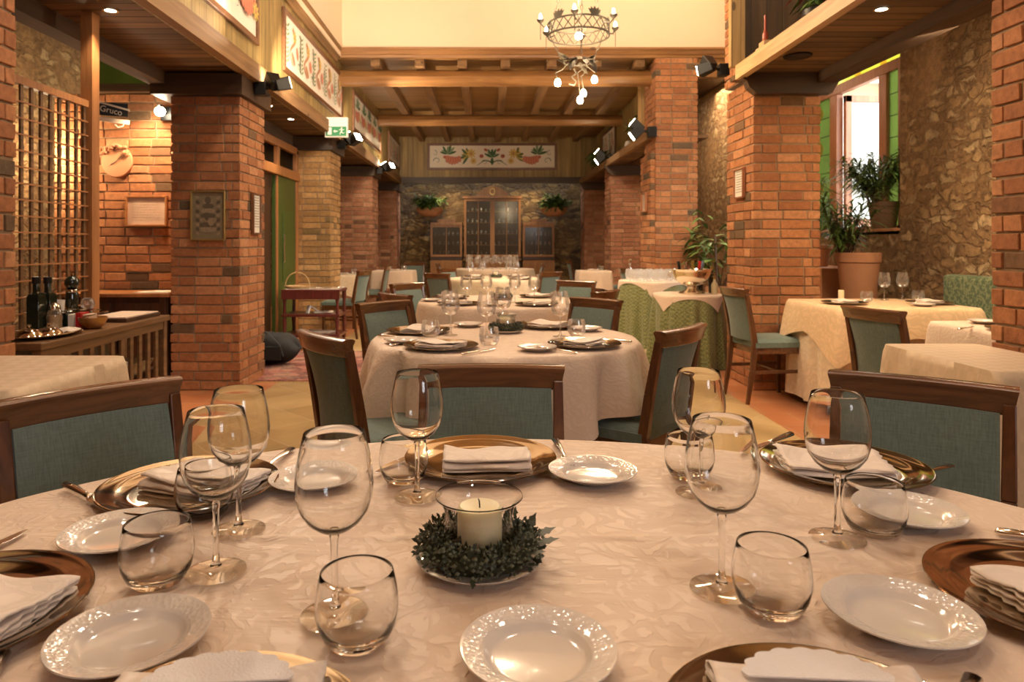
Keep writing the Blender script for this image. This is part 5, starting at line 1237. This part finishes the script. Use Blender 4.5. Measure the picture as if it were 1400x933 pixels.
for k in range(3):
    a=2*PI*k/3+.5; chain((RR*math.cos(a),RR*math.sin(a),.1),(.02*math.cos(a),.02*math.sin(a),.95)); chain((RR*math.cos(a)*.95,RR*math.sin(a)*.95,0),(.15*math.cos(a),.15*math.sin(a),-.20))
chain((0,0,.95),(0,0,3.18)); MB().lathe([(0,3.14),(.07,3.15),(.07,3.19),(0,3.195)],20).build('ceiling_rose',M['iron'],o)
b=MB(); r=random.Random(9); b.tube([(.13*math.cos(2*PI*k/24),.13*math.sin(2*PI*k/24),-.22) for k in range(24)],.008,6,0,True)
for k in range(22):
    a=r.uniform(0,2*PI); c=Vector((.12*math.cos(a),.12*math.sin(a),-.22)); leafstrip(b,c,Vector((math.cos(a)+r.uniform(-.8,.8),math.sin(a)+r.uniform(-.8,.8),r.uniform(-.9,.9))),r.uniform(.09,.15),r.uniform(.04,.07),.2,0,4)
b.build('leaf_cluster',M['iron'],o)
for k,(dx,dz,dy) in enumerate(((-.185,-.41,-.05),(.145,-.36,.05),(.05,-.475,.06),(.005,-.56,-.06))):
    b=MB().tube([(dx*.5,dy,-.24),(dx*.9+.02,dy,-.30),(dx-.02,dy,-.33),(dx,dy,dz+.035)],.005,6).build('bulb_wire',M['iron'],o); MB().lathe([(0,-.035),(.02,-.028),(.028,-.008),(.024,.012),(.012,.03),(0,.034)],16,c=(dx,dy,dz)).build('bulb',M['bulb'],b,smooth=80)
q=MB().tube([(-.05,-.08,-.30),(-.03,-.08,-.34),(-.07,-.08,-.37),(-.03,-.08,-.41),(-.05,-.08,-.44),(-.09,-.08,-.43)],.008,6).build('scroll',M['iron'],o,smooth=80)
q=MB().tube([(0,0,.0),(0,0,.06)],.012,8).build('socket',M['iron'],o); MB().lathe([(0,-.03),(.025,-.02),(.032,.005),(.02,.03),(0,.036)],16,c=(0,0,-.0)).build('bulb',M['bulb'],q,smooth=80); chain((0,0,.06),(0,0,.95))
# ================================================================== FAR CABINET
o=empty('display_cabinet',(.14,16.25,0)); tag(o,'tall oak display cabinet with pediment on the far wall','cabinet')
MB().box(-.66,.66,0,.22,.85,2.30).build('carcass',M['darkw'],o)
b=MB(); b.prism([(-.36,2.33),(-.36,2.40),(-.30,2.44),(-.22,2.50),(-.1,2.555),(0,2.57),(.1,2.555),(.22,2.50),(.30,2.44),(.36,2.40),(.36,2.33)],-.06,.0,'y'); b.box(-.69,.69,-.08,.0,2.28,2.335); pd=b.build('pediment',M['cabw'],o,bevel=.004)
b=MB().lathe([(.045,0),(.062,0),(.062,-.02),(.045,-.02)],24); b.xf(Matrix.Translation((0,-.06,2.44))@Matrix.Diagonal((1,1,1.35,1))@Matrix.Rotation(-PI/2,4,'X')); b.build('oval_medallion',M['gold'],pd)
def cdoor(par,x0,x1,z0,z1,nx,nz,y=-.04):
    f=MB(); t=.05
    f.box(x0,x0+t,y,0,z0,z1).box(x1-t,x1,y,0,z0,z1).box(x0+t,x1-t,y,0,z0,z0+t).box(x0+t,x1-t,y,0,z1-t,z1)
    for k in range(1,nx): x=x0+(x1-x0)*k/nx; f.box(x-.008,x+.008,y+.01,-.01,z0+t,z1-t)
    d=f.build('door',M['cabw'],par,bevel=.003); MB().box(x0+t,x1-t,-.020,-.016,z0+t,z1-t).build('door_pane',M['cabpane'],d); return d
def hollow(par,x0,x1,z0,z1,nz):
    for k in range(1,nz): z=z0+(z1-z0)*k/nz; MB().box(x0,x1,.0,.06,z-.010,z+.010).build('shelf',M['cabw'],par)
cdoor(o,-.66,0,.92,2.27,2,6); cdoor(o,0,.66,.92,2.27,2,6)
for s,l in ((-1,'low glazed side cabinet on the icon-pillar side of the display cabinet'),(1,'low glazed side cabinet on the window side of the display cabinet')):
    q=empty('side_display_cabinet',(.14+s*1.075,16.25,0)); tag(q,l,'cabinet'); MB().box(-.37,.37,0,.22,.85,1.68).build('carcass',M['darkw'],q); cdoor(q,-.37,.37,.92,1.66,2,4); MB().box(-.37,.37,-.06,.2,1.66,1.72).box(-.2,.2,-.05,.1,1.72,1.80).build('cornice',M['cabw'],q,bevel=.004)
    MB().box(-.37,.37,-.08,.2,0,.84).build('base_unit',M['cabw'],q)
MB().box(-.62,.62,-.10,.2,0,.84).build('base_unit',M['cabw'],o); MB().box(-.66,.66,-.12,.2,.84,.88).build('counter',M['cabw'],o)
# shelves with glasses inside read through the panes
for par,x0,x1,zs in ((o,-.61,.61,(1.20,1.46,1.72,1.98)),):
    for z in zs: MB().box(x0,x1,-.012,.0,z-.01,z).build('shelf',M['cabw'],par)
def cg(x,z,k): inst('tumbler_s',(x,16.245,z),0,'small glass on the shelves inside the far glazed cabinets','glasses inside the far cabinets',(.5,.12,1.1 if k else .8))
for z in (.975,1.20,1.46,1.72,1.98):
    for i in range(12):
        x=-.57+i*.104
        if abs(x)>.03: cg(.14+x,z+.0005,i%2)
for s in (-1,1):
    for z in (.975,1.20,1.42):
        for i in range(6): cg(.14+s*1.075-.26+i*.104,z,1)
# bowls with plants
for x,l,sd in ((-1.31,'left of the display cabinet pediment',31),(1.56,'right of the display cabinet pediment',32)):
    q=MB().lathe([(0,0),(.12,.0),(.24,.05),(.31,.14),(.33,.20),(.30,.20),(.2,.08),(0,.05)],36).build('hanging_planter',M['terra'],None,smooth=50); q.location=(x,16.14,1.86); tag(q,'terracotta half bowl on the stone wall '+l,'planter')
    palm('bowl_plant','leafy trailing plant in the terracotta bowl '+l,(x,15.98,1.98),.45,30,.20,sd,spread=1.3,lw=.06)
# ================================================================== TROLLEY, BAG, RUG
o=empty('serving_trolley',(-2.0,8.12,0)); tag(o,'cherry wood serving trolley on casters before the tan pillar','trolley')
for z,n in ((.66,'top_shelf'),(.38,'middle_shelf'),(.15,'lower_shelf')): MB().box(-.33,.33,-.22,.22,z,z+.03).build(n,M['trolleyw'],o,bevel=.004)
MB().box(-.33,.33,-.225,-.205,.58,.66).build('apron',M['trolleyw'],o)
for sx in (-.30,.30):
    for sy in (-.19,.19):
        MB().lathe([(0,.09),(.016,.09),(.024,.13),(.018,.17),(.020,.26),(.026,.32),(.018,.37),(.020,.44),(.016,.52),(.026,.60),(.026,.66),(0,.66)],16,c=(sx,sy,0)).build('post',M['trolleyw'],o,smooth=50)
        b=MB().lathe([(0,-.012),(.038,-.012),(.042,0),(.038,.012),(0,.012)],20); b.xf(Matrix.Translation((sx,sy,.043))@Matrix.Rotation(PI/2,4,'X')); q=b.build('caster',M['black'],o,smooth=40); MB().bar((sx,sy,.04),(sx,sy,.1),.03,.02).build('caster_fork',M['steel'],q)
MB().box(-.30,.30,-.19,.19,.6905,.698).build('glass_top_tray',M['porc'],o)
q=empty('hoop_basket',(-2.20,8.10,.70)); tag(q,'flat basket with tall hoop handle on the trolley top','basket'); MB().tube([(.14*math.cos(PI*k/16),0,.02+.16*math.sin(PI*k/16)) for k in range(17)],.007,8).build('hoop_handle',M['wicker'],q,smooth=80); MB().lathe([(0,0),(.13,0),(.15,.025),(.14,.025),(.125,.008),(0,.008)],28).build('basket_body',M['wicker'],q)
for k in range(3):
    q=inst('fork' if k else 'knife',(-1.86+k*.05,8.05,.70),-1.3,['knife','fork','second fork'][k]+' lying on the trolley top beside the hoop basket')
def flatcloth(l,x,y,z,w,d,seed,rz=0):
    q=build_napkin(w,d,3,False,seed); q.name='folded_cloth'; q.location=(x,y,z); q.rotation_euler=(0,0,rz); tag(q,l,'cloth')
flatcloth('folded white cloth on the middle shelf of the trolley',-1.90,8.1,.412,.22,.18,21,.3); flatcloth('folded cloth on the lowest shelf of the trolley',-1.95,8.1,.182,.34,.24,22,-.2)
q=MB().bar((-2.06,8.0,.414),(-2.04,8.02,.50),.05,.02).bar((-2.04,8.02,.50),(-1.95,8.1,.425),.03,.01).build('napkin_holder',M['white'],None); tag(q,'white folded card standing on the middle shelf of the trolley','card')
q=empty('black_bag',(-2.12,6.95,.012)); tag(q,'black duffel bag slumped on the rug by the green door','bag')
def bagf(i,j):
    a=2*PI*i/28; t=j/14; s=math.sin(PI*t)**.55; return (-.26+.52*t+.02*math.sin(a*2),.17*s*math.cos(a),max(0,.165+.165*s*math.sin(a)*(1+.12*math.sin(t*9)+.08*math.sin(a*5+t*7))))
MB().grid(bagf,28,15,0,True).build('bag_body',M['bag'],q,smooth=80); MB().tube([(-.12,-.1,.3),(-.1,-.16,.36),(0,-.19,.33),(.1,-.17,.22),(.14,-.17,.1)],.012,8,flat=.4).build('strap',M['black'],q,smooth=80)
MB().box(-.1,.12,-.185,-.165,.06,.2).build('pocket',M['bag'],q,bevel=.01)
q=empty('patterned_rug',(-1.72,6.95,0)); tag(q,'worn red patterned rug before the green door','rug'); MB().box(-.62,.62,-.85,.85,0.0005,.011).build('rug_field',M['rug'],q)
b=MB()
for k in range(60): b.bar((-.6+k*.0203,-.85,.004),(-.6+k*.0203+R.uniform(-.01,.01),-.90,.003),.006,.003)
b.build('fringe',M['wicker'],q)
# ================================================================== LIGHTS, CAMERA, WORLD
def lamp(kind,name,loc,power,c,aim=None,size=.1,spot=None,blend=.6,sy=None):
    L=bpy.data.lights.new(name,kind); L.energy=power; L.color=c
    if kind=='AREA':
        L.size=size
        if sy: L.shape='RECTANGLE'; L.size_y=sy
    else: L.shadow_soft_size=size
    if kind=='SPOT': L.spot_size=math.radians(spot or 60); L.spot_blend=blend
    o=bpy.data.objects.new(name,L); col.objects.link(o); o.location=loc
    if aim: o.rotation_euler=(Vector(aim)-Vector(loc)).to_track_quat('-Z','Y').to_euler()
    return o
WARM=(1,.74,.46); WARM2=(1,.80,.58); NEU=(1,.84,.66)
for x,y,z,p in ((-.9,4.4,4.4,110),(1.3,3.4,4.6,85),(-.9,1.2,4.4,48),(.9,-.6,4.2,60)): lamp('POINT','hall_fill_light',(x,y,z),p,NEU,size=.14)  # unseen points added overhead to light the near hall and its glassware
lamp('AREA','hall_back_window',(2.6,-2.4,2.4),40,(.93,.95,1.0),(.2,2.0,.9),.9,sy=1.5)
lamp('AREA','upper_wall_wash',(1.9,6.9,5.9),52,(1,.75,.50),(1.6,9.1,4.6),2.2,sy=.8)
lamp('POINT','chandelier_light',(.795,5.75,2.42),45,WARM,size=.10)
lamp('POINT','chandelier_crown_light',(.795,5.9,3.35),50,WARM,size=.15)
lamp('SPOT','partition_lamp_light',(-2.83,5.93,2.40),62,(1,.67,.40),(-2.95,6.25,1.4),.05,130,.7)
lamp('POINT','lattice_back_light',(-3.85,6.0,2.0),36,(1,.72,.42),size=.08)
for p,l in DL: lamp('SPOT','downlight_beam',(p[0],p[1],p[2]-.03),35,WARM2,(p[0],p[1],0),.03,95,.7)
for x,y,s,pw,am in ((-1.70,6.1,1,130,(-1.98,8.5,3.3)),(-1.60,5.6,1,40,(-1.98,4.0,3.4)),(-1.75,9.25,1,55,(-1.98,11.2,3.2)),(-1.75,12.5,1,45,(-1.98,14.2,3.2)),(-1.7,9.2,1,120,(.2,9.6,3.6)),(1.95,9.0,-1,120,(.3,10.5,3.6)),(1.95,6.0,-1,60,(2.5,9.05,2.6)),(1.95,12.2,-1,45,(0.5,15.8,3.1)),(-1.7,12.5,1,35,(0,13.5,3.7))):
    lamp('SPOT','spotlight_beam',(x,y,2.74),pw,WARM2,am,.04,75,.8)
for x,y,pw in ((-.9,4.9,0),( .6,10.6,170),(-.6,13.9,150),(.1,8.5,240)):
    if pw: lamp('SPOT','far_fill_spot',(x,y,3.5),pw,(1,.78,.52),(x,y,0),.06,120,.8)  # unseen spots added under the joists as general light for the far tables
for x in (-1.0,1.25): lamp('SPOT','cabinet_spot_beam',(x,15.7,2.57),32,WARM,(x*.75,16.5,1.7),.04,95,.8)
lamp('AREA','aisle_light_left',(-3.2,8.2,3.7),30,WARM,(-3.2,8.2,0),.8)
lamp('AREA','aisle_light_right',(2.9,4.2,2.55),42,WARM,(3.6,4.6,.9),.5)
lamp('AREA','aisle_light_far_right',(3.3,11,3.7),45,WARM,(3.3,11,0),1.0)
lamp('POINT','transom_fill_light',(-2.85,8.1,2.3),9,(1,.95,.7),size=.08)  # unseen point added behind the transom so its panes look bright
lamp('POINT','green_glass_fill_light',(-2.75,6.75,2.9),12,(1,.9,.6),size=.1)  # unseen point added to light the green pane from behind
lamp('SPOT','far_left_wash',(-1.2,11.0,3.4),70,WARM2,(-2.3,12.4,1.4),.06,70,.8); lamp('SPOT','far_right_wash',(1.2,10.8,3.4),70,WARM2,(2.4,12.4,1.4),.06,70,.8)
lamp('AREA','daylight_in_window',(5.4,7.7,2.6),90,(.88,.95,1.0),(3.0,7.2,1.6),1.2,sy=1.6)
lamp('SUN','sun',(8,9,9),2.5,(1,.96,.9),(5,9.6,1),.02)
lamp('SPOT','buffet_fill_spot',(1.6,6.2,3.6),90,WARM2,(2.0,8.4,.8),.05,60,.8)  # unseen spot added in mid-air to brighten the buffet glasses
lamp('SPOT','table_spot_beam',(-1.66,5.85,2.80),150,WARM2,(.0,1.0,.8),.05,40,.8)
lamp('SPOT','table_spot_beam',(1.85,5.9,2.86),70,WARM2,(.2,1.0,.8),.05,40,.8)
for o in bpy.data.objects:
    if o.type=='LIGHT' and o.name.split('.')[0] in ('hall_fill_light','table_spot_beam'): o.data.cycles.is_caustics_light=True
    if o.type=='MESH' and o.name.split('.')[0] in ('bowl','water_tumbler') and o.data.materials[0]==M['glass']: o.cycles.is_caustics_caster=True
    if o.type=='MESH' and o.name=='tablecloth': o.cycles.is_caustics_receiver=True
w=bpy.data.worlds.new('daylight'); sc.world=w; w.use_nodes=True; w.node_tree.nodes['Background'].inputs[0].default_value=(.95,.98,1,1); w.node_tree.nodes['Background'].inputs[1].default_value=4.0
cam=bpy.data.cameras.new('camera'); co=bpy.data.objects.new('camera',cam); col.objects.link(co)
co.location=(0,0,E); co.rotation_euler=(PI/2,0,0); cam.sensor_width=36; cam.lens=F/1400*36; cam.shift_x=(700-U0)/1400; cam.shift_y=-(466.5-V0)/1400
cam.clip_start=.05; cam.clip_end=200
cam.dof.use_dof=True; cam.dof.focus_distance=1.45; cam.dof.aperture_fstop=8.0
sc.camera=co
sc.cycles.max_bounces=12; sc.cycles.transmission_bounces=12; sc.cycles.transparent_max_bounces=24; sc.cycles.diffuse_bounces=4; sc.cycles.glossy_bounces=5
sc.cycles.sample_clamp_indirect=6.0; sc.cycles.blur_glossy=.6
sc.view_settings.view_transform='Standard'; sc.view_settings.look='None'; sc.view_settings.exposure=0.55
